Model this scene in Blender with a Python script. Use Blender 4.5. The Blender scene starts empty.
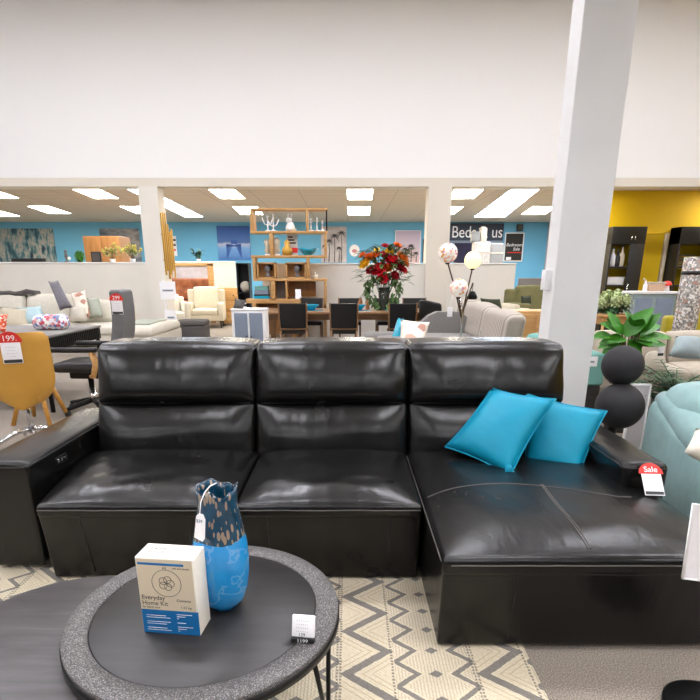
import bpy, bmesh, math, random
from mathutils import Vector, Matrix, noise
R = math.radians
random.seed(7)
sc = bpy.context.scene
COL = sc.collection

# ---------------------------------------------------------------- camera, world, exposure
F, CX, CY, H = 536.0, 347.5, 440.5, 1.4
PITCH = math.atan(165.5 / F)
cam = bpy.data.cameras.new('camera')
cam.sensor_width = 36.0
cam.lens = F / 700 * 36.0
cam.shift_x = (350 - CX) / 700
cam.shift_y = (CY - 350) / 700
cam.clip_end = 100
cam_o = bpy.data.objects.new('camera', cam)
cam_o.location = (0, 0, H)
cam_o.rotation_euler = (R(90) - PITCH, 0, 0)
COL.objects.link(cam_o)
sc.camera = cam_o
w = bpy.data.worlds.new('world'); sc.world = w
w.use_nodes = True
w.node_tree.nodes['Background'].inputs[0].default_value = (1, .98, .95, 1)
w.node_tree.nodes['Background'].inputs[1].default_value = 0.3
sc.view_settings.view_transform = 'Standard'
sc.view_settings.look = 'None'
sc.view_settings.gamma = 1
sc.view_settings.use_curve_mapping = False
sc.view_settings.exposure = 0.0
HUNG_FILL = 36.0      # emission of the unseen panels added over the sofa for its highlights
HALL_FILL = 46.0      # emission of the unseen ceiling panels added to light the front hall
BACK_LIGHT = 27.0       # emission of the low back hall's ceiling panels


def area(name, loc, sx, sy, power, color=(1, .96, .9)):
    l = bpy.data.lights.new(name, 'AREA'); l.shape = 'RECTANGLE'
    l.size, l.size_y, l.energy, l.color = sx, sy, power, color
    o = bpy.data.objects.new(name, l); o.location = loc
    COL.objects.link(o)
    return o


# ---------------------------------------------------------------- pixel helpers (photo point -> point in the place)
def ray(px, py):
    a = (px - CX) / F; b = (CY - py) / F
    return a, math.cos(PITCH) + b * math.sin(PITCH), -math.sin(PITCH) + b * math.cos(PITCH)


def at(px, py, Y):
    r = ray(px, py); t = Y / r[1]
    return Vector((r[0] * t, Y, H + r[2] * t))


def atz(px, py, z):
    r = ray(px, py); t = (z - H) / r[2]
    return Vector((r[0] * t, r[1] * t, z))


# ---------------------------------------------------------------- materials
def lin(h):
    h = h.lstrip('#')
    o = []
    for i in (0, 2, 4):
        c = int(h[i:i + 2], 16) / 255
        o.append(c / 12.92 if c <= .04045 else ((c + .055) / 1.055) ** 2.4)
    return (*o, 1)


class NT:
    def __init__(s, name):
        s.m = bpy.data.materials.new(name); s.m.use_nodes = True
        s.t = s.m.node_tree; s.b = s.t.nodes['Principled BSDF']
        s._c = None

    def n(s, typ, **kw):
        x = s.t.nodes.new(typ)
        for k, v in kw.items(): setattr(x, k, v)
        return x

    def link(s, a, b): s.t.links.new(a, b)

    def coord(s):
        if not s._c: s._c = s.n('ShaderNodeTexCoord').outputs['Object']
        return s._c

    def math(s, op, a, b=None, c=None):
        x = s.n('ShaderNodeMath', operation=op)
        for i, v in enumerate((a, b, c)):
            if v is None: continue
            if isinstance(v, (int, float)): x.inputs[i].default_value = v
            else: s.link(v, x.inputs[i])
        return x.outputs[0]

    def mix(s, f, a, b):
        x = s.n('ShaderNodeMix', data_type='RGBA')
        for i, v in ((0, f), (6, a), (7, b)):
            if isinstance(v, (int, float, tuple)): x.inputs[i].default_value = v
            else: s.link(v, x.inputs[i])
        return x.outputs[2]

    def noise(s, scale, detail=3, rough=.5, vec=None):
        x = s.n('ShaderNodeTexNoise')
        x.inputs['Scale'].default_value = scale; x.inputs['Detail'].default_value = detail
        x.inputs['Roughness'].default_value = rough
        s.link(vec if vec else s.coord(), x.inputs['Vector'])
        return x.outputs['Fac']

    def voro(s, scale, feature='F1', vec=None):
        x = s.n('ShaderNodeTexVoronoi', feature=feature); x.inputs['Scale'].default_value = scale
        s.link(vec if vec else s.coord(), x.inputs['Vector'])
        return x

    def scaled(s, v):
        x = s.n('ShaderNodeMapping'); x.inputs['Scale'].default_value = v
        s.link(s.coord(), x.inputs['Vector'])
        return x.outputs[0]

    def ramp(s, fac, stops, const=False):
        x = s.n('ShaderNodeValToRGB')
        if const: x.color_ramp.interpolation = 'CONSTANT'
        e = x.color_ramp.elements
        while len(e) < len(stops): e.new(.5)
        for el, (p, c) in zip(e, stops): el.position = p; el.color = c
        s.link(fac, x.inputs[0])
        return x.outputs[0]

    def bump(s, h, strength=.2, dist=.01, prev=None):
        x = s.n('ShaderNodeBump'); x.inputs['Strength'].default_value = strength; x.inputs['Distance'].default_value = dist
        s.link(h, x.inputs['Height'])
        if prev: s.link(prev, x.inputs['Normal'])
        s.link(x.outputs[0], s.b.inputs['Normal'])
        return x.outputs[0]


def mat(name, color, rough=.6, metal=0., var=0., scale=8, bump=0., bscale=60, bdist=.004, spec=None, sheen=0, coat=0):
    t = NT(name); c = lin(color)
    t.b.inputs['Roughness'].default_value = rough; t.b.inputs['Metallic'].default_value = metal
    if spec is not None: t.b.inputs['Specular IOR Level'].default_value = spec
    if sheen: t.b.inputs['Sheen Weight'].default_value = sheen
    if coat: t.b.inputs['Coat Weight'].default_value = coat; t.b.inputs['Coat Roughness'].default_value = .1
    if var:
        a = tuple(min(1, x * (1 + var)) for x in c[:3]) + (1,); b = tuple(x * (1 - var) for x in c[:3]) + (1,)
        t.link(t.ramp(t.noise(scale), [(.3, b), (.7, a)]), t.b.inputs['Base Color'])
    else:
        t.b.inputs['Base Color'].default_value = c
    if bump: t.bump(t.noise(bscale, 4), bump, bdist)
    return t.m


def emit(name, color, strength):
    t = NT(name)
    t.b.inputs['Base Color'].default_value = lin(color)
    t.b.inputs['Emission Color'].default_value = lin(color)
    t.b.inputs['Emission Strength'].default_value = strength
    return t.m


def wood(name, dark, light, rough=.45, scale=(3, 30, 30)):
    t = NT(name)
    f = t.noise(1, 5, .6, t.scaled(scale))
    t.link(t.ramp(f, [(.35, lin(dark)), (.65, lin(light))]), t.b.inputs['Base Color'])
    t.b.inputs['Roughness'].default_value = rough
    t.bump(f, .1, .002)
    return t.m


def blotches(name, stops, scale=6, rough=.7, stretch=(1, 1, 1), detail=4, vor=False):
    t = NT(name); v = t.scaled(stretch)
    f = t.voro(scale, vec=v).outputs['Color'] if vor else t.noise(scale, detail, .6, v)
    if vor:
        q = t.n('ShaderNodeSeparateColor'); t.link(f, q.inputs[0]); f = q.outputs[0]
    t.link(t.ramp(f, stops, const=vor), t.b.inputs['Base Color'])
    t.b.inputs['Roughness'].default_value = rough
    return t.m


def leather(name, base, rough):
    t = NT(name)
    t.b.inputs['Base Color'].default_value = base
    f = t.noise(5, 3)
    t.link(t.ramp(f, [(.3, (rough - .015,) * 3 + (1,)), (.7, (rough + .02,) * 3 + (1,))]), t.b.inputs['Roughness'])
    v = t.voro(220, 'DISTANCE_TO_EDGE')
    n1 = t.bump(v.outputs['Distance'], .12, .0015)
    n2 = t.bump(t.noise(6, 3, .45, t.scaled((2.2, .7, .7))), .22, .02, n1)
    t.b.inputs['Specular IOR Level'].default_value = .35
    return t.m


M = {}
M['leather'] = leather('black_leather', (.0048, .0045, .0043, 1), .255)
M['leather2'] = leather('black_leather_vinyl', (.012, .012, .012, 1), .36)
M['thread'] = mat('grey_thread', '#55514e', .6)
M['white_paint'] = mat('white_paint', '#f8f7f5', .7)
M['col_paint'] = mat('column_paint', '#f3f3f3', .6, var=.02, scale=3, bump=.05)
M['beam_paint'] = mat('beam_paint', '#e4ddcf', .7)
M['half_paint'] = mat('partition_paint', '#e9e4da', .75, var=.02, scale=2)
M['blue_paint'] = mat('blue_paint', '#6cb4da', .7, var=.03, scale=1)
M['yellow_paint'] = mat('yellow_paint', '#dfba00', .65, var=.03, scale=1)
M['grey_paint'] = mat('grey_paint', '#a9a5a2', .7)
M['white'] = mat('white_plastic', '#f2f2f2', .4)
M['paper'] = mat('paper', '#f5f4f6', .6, var=.02, scale=60)
M['ink'] = mat('ink', '#30302f', .6)
M['red'] = mat('red_card', '#d8281c', .5)
M['black_metal'] = mat('black_metal', '#141414', .4, .5)
M['black'] = mat('matt_black', '#1d1c1c', .5, bump=.05)
M['black_wood'] = wood('black_wood', '#1b1817', '#2b2725', .5)
M['chrome'] = mat('chrome', '#d7d7d9', .12, 1)
M['oak'] = wood('oak', '#b88a52', '#d0a266', .5)
M['walnut'] = wood('walnut', '#7a5637', '#94704c', .4)
M['cream'] = mat('cream_fabric', '#d6d0c1', .9, var=.05, scale=20, bump=.2, bscale=200, sheen=.2)
M['cream2'] = mat('ivory_fabric', '#cdc3ad', .9, var=.04, scale=20, bump=.2, bscale=200)
M['dgrey'] = mat('charcoal_fabric', '#55514f', .95, var=.1, scale=40, bump=.3, bscale=200)
M['mgrey'] = mat('grey_fabric', '#85827f', .95, var=.14, scale=60, bump=.3, bscale=200)
M['ogrey'] = mat('office_grey', '#6a6a6b', .7, var=.06, scale=20, bump=.1)
M['mustard'] = mat('mustard_shell', '#c9963c', .6, var=.04, scale=8)
M['teal_velvet'] = mat('teal_velvet', '#86a5a4', .85, var=.1, scale=9, bump=.15, bscale=40, bdist=.01, sheen=.15)
M['teal_fab'] = mat('teal_fabric', '#6fa49a', .85, var=.08, scale=10)
M['olive'] = mat('olive_fabric', '#76724a', .9, var=.08, scale=10, bump=.2, bscale=120)
M['dolive'] = mat('dark_green_fabric', '#2d3320', .9, var=.15, scale=12)
M['lime'] = mat('chartreuse_fabric', '#a89a12', .85, var=.08, scale=10, sheen=.3)
M['pblue'] = mat('pale_blue_fabric', '#b2ccd3', .9, var=.05, scale=15)
M['bgrey'] = mat('blue_grey_fabric', '#93a1a3', .9, var=.06, scale=15, bump=.2, bscale=150)
M['beige'] = mat('beige_fabric', '#b3a999', .9, var=.1, scale=15, bump=.2, bscale=150)
M['green'] = mat('leaf_green', '#3a7f1a', .45, var=.3, scale=14)
M['green2'] = mat('dark_leaf', '#1f4a24', .5, var=.35, scale=25)
M['green3'] = mat('pale_leaf', '#b4c08c', .6, var=.25, scale=25)
M['stem'] = mat('stem_brown', '#54412a', .8)
M['gold'] = mat('gold_slat', '#c79a3e', .45, .3)
M['tealgl'] = mat('turquoise_ceramic', '#1b9dbb', .25, coat=.5)
M['slate'] = mat('slate_blue_door', '#7d899a', .6, var=.04)
M['dgball'] = mat('matt_black_sphere', '#212023', .75, var=.1, scale=60, bump=.4, bscale=120)


# ---------------------------------------------------------------- mesh builder
class MB:
    def __init__(s, off=(0, 0, 0)):
        s.v, s.f, s.sm, s.off = [], [], [], Vector(off)

    def add(s, vs, fs, smooth=True, M_=None):
        k = len(s.v)
        for p in vs:
            p = Vector(p)
            if M_ is not None: p = M_ @ p
            s.v.append(p - s.off)
        for f in fs: s.f.append([i + k for i in f]); s.sm.append(smooth)
        return s

    def box(s, x0, x1, y0, y1, z0, z1, M_=None):
        v = [(x, y, z) for z in (z0, z1) for x, y in ((x0, y0), (x1, y0), (x1, y1), (x0, y1))]
        return s.add(v, [(3, 2, 1, 0), (4, 5, 6, 7), (0, 1, 5, 4), (1, 2, 6, 5), (2, 3, 7, 6), (3, 0, 4, 7)], False, M_)

    def rbox(s, x0, x1, y0, y1, z0, z1, r=.02, k=2, n=1, deform=None, M_=None):
        c = Vector(((x0 + x1) / 2, (y0 + y1) / 2, (z0 + z1) / 2))
        h = [(x1 - x0) / 2, (y1 - y0) / 2, (z1 - z0) / 2]
        r = min(r, min(h) * .999)
        ax = []
        for a in range(3):
            e = [h[a] - r + r * math.tan(R(45) * i / k) for i in range(k + 1)]
            core = h[a] - r
            inner = [-core + 2 * core * i / n for i in range(1, n)] if core > 1e-6 else []
            ax.append([-q for q in reversed(e)] + inner + e)
        idx = {}; vs = []; fs = []

        def vert(i, j, l):
            key = (i, j, l)
            if key not in idx:
                p = Vector((ax[0][i], ax[1][j], ax[2][l]))
                cr = Vector([max(-(h[a] - r), min(h[a] - r, p[a])) for a in range(3)])
                d = p - cr
                if d.length > 1e-9: d = d.normalized() * r
                q = cr + d
                u = Vector([q[a] / h[a] for a in range(3)])
                q = q + c
                if deform: q = Vector(deform(q, u))
                idx[key] = len(vs); vs.append(q)
            return idx[key]
        N = [len(a) - 1 for a in ax]
        for a in range(3):
            b, c2 = (a + 1) % 3, (a + 2) % 3
            for side in (0, N[a]):
                for i in range(N[b]):
                    for j in range(N[c2]):
                        q = []
                        for di, dj in ((0, 0), (1, 0), (1, 1), (0, 1)):
                            t = [0, 0, 0]; t[a] = side; t[b] = i + di; t[c2] = j + dj
                            q.append(vert(*t))
                        fs.append(q if side else q[::-1])
        return s.add(vs, fs, True, M_)

    def cyl(s, p0, p1, r0, r1=None, seg=14, smooth=True):
        return s.tube([p0, p1], [r0, r0 if r1 is None else r1], seg)

    def tube(s, pts, r, seg=8, caps=True):
        pts = [Vector(p) for p in pts]
        rs = r if isinstance(r, (list, tuple)) else [r] * len(pts)
        vs = []; fs = []
        prev = None
        for i, p in enumerate(pts):
            t = (pts[min(i + 1, len(pts) - 1)] - pts[max(i - 1, 0)])
            t = t.normalized() if t.length > 1e-9 else Vector((0, 0, 1))
            if prev is None:
                a = t.orthogonal().normalized()
            else:
                a = prev - t * prev.dot(t)
                a = a.normalized() if a.length > 1e-6 else t.orthogonal().normalized()
            prev = a; b = t.cross(a)
            for q in range(seg):
                g = 2 * math.pi * q / seg
                vs.append(p + (a * math.cos(g) + b * math.sin(g)) * rs[i])
        for i in range(len(pts) - 1):
            for q in range(seg):
                a, b = i * seg + q, i * seg + (q + 1) % seg
                fs.append((a, b, b + seg, a + seg))
        s.add(vs, fs, True)
        if caps:
            s.add([vs[q] for q in range(seg)], [tuple(reversed(range(seg)))], False)
            s.add([vs[-seg + q] for q in range(seg)], [tuple(range(seg))], False)
        return s

    def lathe(s, prof, c=(0, 0, 0), seg=32, wob=None):
        vs = []; fs = []
        c = Vector(c)
        for i, (r, z) in enumerate(prof):
            for q in range(seg):
                g = 2 * math.pi * q / seg
                rr, dz = (wob(i, g, r) if wob else (r, 0))
                vs.append(c + Vector((rr * math.cos(g), rr * math.sin(g), z + dz)))
        for i in range(len(prof) - 1):
            for q in range(seg):
                a, b = i * seg + q, i * seg + (q + 1) % seg
                fs.append((a, b, b + seg, a + seg))
        if prof[0][0] > 1e-6: fs.append(tuple(reversed(range(seg))))
        if prof[-1][0] > 1e-6 and not wob: fs.append(tuple(range((len(prof) - 1) * seg, len(prof) * seg)))
        return s.add(vs, fs, True)

    def sphere(s, c, r, seg=20, rings=12, sc_=(1, 1, 1)):
        prof = [(max(1e-7, math.sin(math.pi * i / rings)) * r, -math.cos(math.pi * i / rings) * r) for i in range(rings + 1)]
        k = len(s.v)
        s.lathe(prof, (0, 0, 0), seg)
        for i in range(k, len(s.v)):
            p = s.v[i] + s.off
            s.v[i] = Vector((p.x * sc_[0], p.y * sc_[1], p.z * sc_[2])) + Vector(c) - s.off
        return s

    def prism(s, poly, axis, t0, t1, M_=None):
        def mk(a, b, t):
            return {'x': (t, a, b), 'y': (a, t, b), 'z': (a, b, t)}[axis]
        n = len(poly)
        vs = [mk(a, b, t0) for a, b in poly] + [mk(a, b, t1) for a, b in poly]
        fs = [tuple(reversed(range(n))), tuple(range(n, 2 * n))] + [(i, (i + 1) % n, n + (i + 1) % n, n + i) for i in range(n)]
        return s.add(vs, fs, False, M_)

    def grid(s, fn, nu, nv, smooth=True):
        vs = [fn(i / nu, j / nv) for j in range(nv + 1) for i in range(nu + 1)]
        fs = [(j * (nu + 1) + i, j * (nu + 1) + i + 1, (j + 1) * (nu + 1) + i + 1, (j + 1) * (nu + 1) + i) for j in range(nv) for i in range(nu)]
        return s.add(vs, fs, smooth)

    def build(s, name, m, parent=None):
        me = bpy.data.meshes.new(name)
        me.from_pydata([tuple(p) for p in s.v], [], s.f)
        me.polygons.foreach_set('use_smooth', s.sm)
        bm = bmesh.new(); bm.from_mesh(me)
        bmesh.ops.remove_doubles(bm, verts=bm.verts, dist=1e-6)
        bmesh.ops.recalc_face_normals(bm, faces=bm.faces)
        bm.to_mesh(me); bm.free()
        me.materials.append(M[m] if isinstance(m, str) else m)
        o = bpy.data.objects.new(name, me); COL.objects.link(o)
        if parent: o.parent = parent
        return o


def tag(o, label, cat, group=None):
    o['label'] = label; o['category'] = cat
    if group: o['group'] = group
    return o


def thing(name, label, cat, loc=(0, 0, 0), rz=0, group=None):
    o = bpy.data.objects.new(name, None); COL.objects.link(o)
    o.location = loc; o.rotation_euler = (0, 0, rz); o.empty_display_size = .1
    return tag(o, label, cat, group)


def single(mb, name, m, label, cat, loc=(0, 0, 0), rz=0, group=None):
    o = mb.build(name, m); o.location = loc; o.rotation_euler = (0, 0, rz)
    return tag(o, label, cat, group)


def struct(mb, name, m, parent=None):
    o = mb.build(name, m, parent)
    if not parent: o['kind'] = 'structure'
    return o


def copy_tree(o, parent=None):
    c = o.copy(); COL.objects.link(c)
    if parent: c.parent = parent
    for ch in list(o.children): copy_tree(ch, c)
    return c


def dup(o, loc, rz, label, group=None):
    c = copy_tree(o); c.location = loc; c.rotation_euler = (0, 0, rz); c['label'] = label
    if group: c['group'] = group
    return c


def text(body, size, m, parent, loc, rot=(R(90), 0, 0), align='CENTER', name='lettering', shear=0, ext=.0006):
    cu = bpy.data.curves.new(name, 'FONT'); cu.body = body; cu.size = size
    cu.align_x = align; cu.align_y = 'CENTER'; cu.extrude = ext; cu.shear = shear
    cu.materials.append(M[m] if isinstance(m, str) else m)
    tmp = bpy.data.objects.new('tmp', cu); COL.objects.link(tmp)
    me = bpy.data.meshes.new_from_object(tmp.evaluated_get(bpy.context.evaluated_depsgraph_get()))
    bpy.data.objects.remove(tmp); bpy.data.curves.remove(cu)
    me.name = name
    o = bpy.data.objects.new(name, me); COL.objects.link(o)
    o.parent = parent; o.location = loc; o.rotation_euler = rot
    return o


def pillow_mb(c00, c10, c11, c01, th, n=14, pinch=.07, off=(0, 0, 0), wr=.004):
    """a stuffed cushion whose seam runs through four corners"""
    c00, c10, c11, c01 = map(Vector, (c00, c10, c11, c01))
    nrm = (c10 - c00).cross(c01 - c00).normalized()
    mb = MB(off)

    def fn(sgn):
        def g(a, b):
            u, v = 2 * a - 1, 2 * b - 1
            uu = u * (1 - pinch * (1 - v * v)); vv = v * (1 - pinch * (1 - u * u))
            A, B = (uu + 1) / 2, (vv + 1) / 2
            p = c00 * (1 - A) * (1 - B) + c10 * A * (1 - B) + c11 * A * B + c01 * (1 - A) * B
            h = th / 2 * (max(0, 1 - u * u) * max(0, 1 - v * v)) ** .42
            h += wr * noise.noise(p * 14) * (1 - u * u) * (1 - v * v)
            return p + nrm * sgn * h
        return g
    mb.grid(fn(1), n, n); mb.grid(fn(-1), n, n)
    return mb


# ================================================================ SETTING
BY = 12.5                                   # depth of the low beam, columns and half walls
WALLY = 22.2                                # blue back wall
CEIL = 3.35
t = NT('carpet')
f1 = t.noise(190, 3, .7); f2 = t.noise(1.2, 3)
c1 = t.ramp(f1, [(.34, lin('#544b43')), (.5, lin('#7f756a')), (.66, lin('#aea395'))])
c2 = t.mix(t.math('MULTIPLY', f2, .35), c1, lin('#9a9085'))
t.link(c2, t.b.inputs['Base Color']); t.b.inputs['Roughness'].default_value = .95
t.bump(f1, .5, .006)
M['carpet'] = t.m
struct(MB().box(-14, 14, -8, 23, -.1, 0), 'floor', 'carpet')
# low tiled ceiling of the back hall
t = NT('ceiling_tile')
sep = t.n('ShaderNodeSeparateXYZ'); t.link(t.coord(), sep.inputs[0])


def gridline(t, v, p, wd):
    fr = t.math('FRACT', t.math('DIVIDE', v, p))
    return t.math('LESS_THAN', fr, wd / p)


g = t.math('MAXIMUM', gridline(t, sep.outputs[0], 1.2, .03), gridline(t, sep.outputs[1], .6, .03))
t.link(t.mix(g, lin('#cfc2b0'), lin('#b9ac9a')), t.b.inputs['Base Color'])
t.b.inputs['Roughness'].default_value = .9
M['ceiling'] = t.m
struct(MB().box(-14, 14, BY + .4, WALLY + .2, CEIL, CEIL + .1), 'ceiling', 'ceiling')
struct(MB().box(-14, 14, -8, BY + .4, 6.7, 6.8), 'ceiling_front', 'white_paint')
beam_z = at(350, 186.5, BY).z
struct(MB().box(-14, 14, BY, BY + .4, beam_z, CEIL + .02), 'trim_1', 'beam_paint')
struct(MB().box(-14, 14, BY + .0, BY + .4, CEIL + .02, 6.7), 'wall_white_fill', 'white_paint')  # invented white wall above the beam, there to keep that area white
struct(MB().box(-14, 7.75, WALLY, WALLY + .2, 0, CEIL), 'wall_back', 'blue_paint')
struct(MB().box(7.75, 7.95, 14.4, WALLY + .2, 0, CEIL), 'wall_corner', 'grey_paint')
struct(MB().box(-14.2, -14, -8, WALLY + .2, 0, 6.8), 'wall_left', 'white_paint')
struct(MB().box(14, 14.2, -8, WALLY + .2, 0, 6.8), 'wall_right', 'yellow_paint')
M['front_wall'] = mat('front_wall_paint', '#5f6266', .8)
struct(MB().box(-14, 14, -8.2, -8, 0, 6.8), 'wall_front', 'front_wall')
YW = 14.2
struct(MB().box(5.9, 14, YW, YW + .2, 0, CEIL), 'wall_yellow', 'yellow_paint')


def px_x(px, Y, z=1.4):                     # world x of a photo column at a depth and height
    d = Y * math.cos(PITCH) + (H - z) * math.sin(PITCH)
    return (px - CX) / F * d


# columns
x0, x1 = px_x(139.5, BY, 2.9), px_x(158.5, BY, 2.9)
struct(MB().box(x0, x1, BY - .02, BY + .42, 0, beam_z), 'column_1', 'half_paint')
LCOL = (x0, x1)
x0, x1 = px_x(428, BY, 2.8), px_x(451, BY, 2.8)
struct(MB().box(x0, x1, BY - .02, BY + .42, 0, beam_z), 'column_2', 'beam_paint')
MCOL = (x0, x1)
RC0, RC1 = at(563, 200, 4.2).x, at(612.5, 200, 4.2).x
struct(MB().rbox(RC0, RC1, 4.2, 4.42, 0, 6.7, .006, 2), 'column_3', 'col_paint')
sw = thing('switch_box', 'small white switch box fixed to the side of the wide white column', 'switch', (RC0 - .02, 4.3, at(545, 280, 4.3).z))
MB().rbox(-.03, .02, -.045, .045, -.075, .075, .006).build('housing', 'white', sw)
MB().rbox(-.036, -.03, -.02, .02, -.04, .04, .002).build('rocker', 'paper', sw)
# half walls
hz = at(350, 263.2, BY).z


def halfwall(name, xa, xb, y, z):
    o = struct(MB().box(xa, xb, y, y + .14, 0, z - .03), name, 'half_paint')
    struct(MB().rbox(xa - .01, xb + .01, y - .02, y + .16, z - .03, z, .008), 'ledge', 'white_paint', o)
    return o


halfwall('wall_half_left', -13.9, LCOL[0], BY + .1, at(50, 262, BY).z)
halfwall('wall_half_middle', px_x(262, BY, 1.2), MCOL[0], BY + .1, hz)
halfwall('wall_half_right', MCOL[1], px_x(516.5, BY, 1.4), BY + .1, at(490, 263, BY).z)
FY = 17.6
halfwall('wall_half_far', px_x(150, FY, 1), px_x(236, FY, 1), FY, at(200, 261.5, FY).z)

# ceiling light panels of the back hall: photo corners laid on the ceiling
M['diffuser'] = emit('light_diffuser', '#fff6e6', BACK_LIGHT)
M['corner_fill'] = emit('corner_fill', '#fff6e6', BACK_LIGHT * 2.8)
M['skylight'] = emit('daylight_diffuser', '#dcebff', BACK_LIGHT * .62)
M['hung_fill'] = emit('hung_fill', '#fbfaff', HUNG_FILL)
M['hall_fill'] = emit('hall_fill', '#f7f7ff', HALL_FILL)


def troffer(corners, label, m='diffuser', name='ceiling_light', group='ceiling light panels of the back hall', bars=0):
    P = [atz(x, y, CEIL) for x, y in corners]
    c = sum(P, Vector()) / 4
    o = thing(name, label, 'ceiling light', (c.x, c.y, CEIL), 0, group)
    q = [p - c for p in P]
    fr = MB(); df = MB()
    n = 4
    outs = [v * 1.035 for v in q]
    for i in range(4):
        a, b, a2, b2 = q[i], q[(i + 1) % 4], outs[i], outs[(i + 1) % 4]
        fr.add([(v.x, v.y, z) for z in (-.018, .0) for v in (a, b, b2, a2)],
               [(3, 2, 1, 0), (4, 5, 6, 7), (0, 1, 5, 4), (1, 2, 6, 5), (2, 3, 7, 6), (3, 0, 4, 7)], False)
    for k in range(bars):
        u = (k + 1) / (bars + 1)
        a = q[0].lerp(q[3], u); b = q[1].lerp(q[2], u)
        fr.tube([(a.x, a.y, -.014), (b.x, b.y, -.014)], .022, 6)
    df.add([(v.x, v.y, z) for z in (-.012, -.002) for v in q],
           [(3, 2, 1, 0), (4, 5, 6, 7), (0, 1, 5, 4), (1, 2, 6, 5), (2, 3, 7, 6), (3, 0, 4, 7)], False)
    fr.build('frame', 'white', o); df.build('diffuser', m, o)
    return o


troffer([(346.5, 187.9), (373, 187.9), (372, 199), (348, 199)], 'square white light panel straight above the table flowers, nearer of two')
troffer([(348, 206), (370, 206), (369.5, 214.3), (348.2, 214.3)], 'square white light panel above the table flowers, farther of two')
troffer([(207, 187.8), (233.5, 187.8), (245, 198), (221, 198)], 'slanting light panel above the blue pier picture')
troffer([(232.5, 206), (257, 206), (263, 214), (241, 214)], 'slanting light panel just behind the top of the open bookcase')
troffer([(69.5, 187.5), (97.5, 187.5), (118.5, 197.8), (95.5, 198)], 'slanting light panel above the tan wardrobe, nearer of two')
troffer([(27, 205.5), (48.5, 205.5), (71, 213), (49.5, 213)], 'slanting light panel above the blue abstract canvas')
troffer([(-9, 191.5), (2, 191.5), (19, 197.5), (-6, 197.8)], 'light panel cut by the edge of the photo, nearer of two')
troffer([(-12, 210.5), (2, 210.8), (20, 215.6), (-1, 215.8)], 'light panel cut by the edge of the photo, farther of two')
troffer([(119.5, 205.8), (142, 205.8), (157, 213), (137, 213)], 'light panel partly hidden by the column with gold slats')
troffer([(455, 188), (484.5, 188), (474, 197.8), (449, 198.2)], 'light panel beside the middle column, nearer of two')
troffer([(447, 206), (463.5, 206), (454, 213.5), (440, 213.5)], 'light panel beside the middle column, farther of two')
troffer([(533, 206), (556, 206), (545, 213.8), (521.5, 213.8)], 'light panel between the long skylight and the wide white column')
troffer([(512, 188), (540, 188), (505, 216.5), (474, 216.5)], 'long bluish skylight strip above the navy beds sign', 'skylight', 'skylight', 'long skylight strips', 4)
troffer([(125, 187.5), (146, 187.5), (203, 216.3), (185, 216.5)], 'long bluish skylight strip behind the column with gold slats', 'skylight', 'skylight', 'long skylight strips', 4)

for (x, y) in ((5.35, 13.55), (9.6, 13.5)):  # unseen panels added to brighten the yellow wall
    w_ = .3
    o = thing('ceiling_light', 'square fill light added out of sight behind the wide white column' if x < 6 else 'square fill light added out of view to brighten the yellow wall', 'ceiling light', (x, y, CEIL), 0, 'ceiling light panels of the back hall')
    MB().box(-.34, .34, -.34, .34, -.015, 0).build('frame', 'white', o)
    MB().box(-.31, .31, -.31, .31, -.022, -.016).build('diffuser', 'corner_fill', o)
# tall front hall: unseen panels added to light the sofa and the high wall
hall = [(x, y, 3.5) for y in (-3.4, -1.1, 1.2) for x in (-6.4, -3.8, -1.25, 1.25, 3.8, 6.4)] + [(x, y, 6.7) for y in (4.2, 8.2) for x in (-8.5, -5.1, -1.7, 1.7, 5.1, 8.5)]
proto = {}
for i, (x, y, z) in enumerate(hall):
    hung = z < 6
    if hung not in proto:
        lab = 'added white light panel hung on thin rods to light the black sofa' if hung else 'long white fill light added on the high ceiling of the front hall'
        o = proto[hung] = thing('hanging_fill_light' if hung else 'hall_fill_light', lab, 'ceiling light', (x, y, z), 0, 'added hung fill lights of the front hall' if hung else 'added fill lights of the high front ceiling')
        sx_, sy_ = (.62, .17) if hung else (.7, .36)
        MB().box(-sx_, sx_, -sy_, sy_, -.04, 0).build('frame', 'white', o)
        MB().box(-sx_ + .03, sx_ - .03, -sy_ + .03, sy_ - .03, -.05, -.041).build('diffuser', 'hung_fill' if hung else 'hall_fill', o)
        if hung:
            for xx in (-.5, .5): MB().cyl((xx, 0, 0), (xx, 0, 3.2), .006, seg=6).build('rod', 'chrome', o)
    else:
        dup(proto[hung], (x, y, z), 0, proto[hung]['label'])

# ================================================================ RUG
t = NT('rug_weave')
sep = t.n('ShaderNodeSeparateXYZ'); t.link(t.coord(), sep.inputs[0])
X, Yc = sep.outputs[0], sep.outputs[1]
wobx = t.math('MULTIPLY', t.math('SUBTRACT', t.noise(60, 2), .5), .012)
X = t.math('ADD', X, wobx)
PER = .5
xm = t.math('MULTIPLY', t.math('FRACT', t.math('DIVIDE', t.math('ADD', X, .03), PER)), PER)


def tri(v, p):                               # 0..1 triangle wave
    fr = t.math('FRACT', t.math('DIVIDE', v, p))
    return t.math('ABSOLUTE', t.math('SUBTRACT', t.math('MULTIPLY', fr, 2), 1))


def band(v, a, b):
    return t.math('MULTIPLY', t.math('GREATER_THAN', v, a), t.math('LESS_THAN', v, b))


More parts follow.
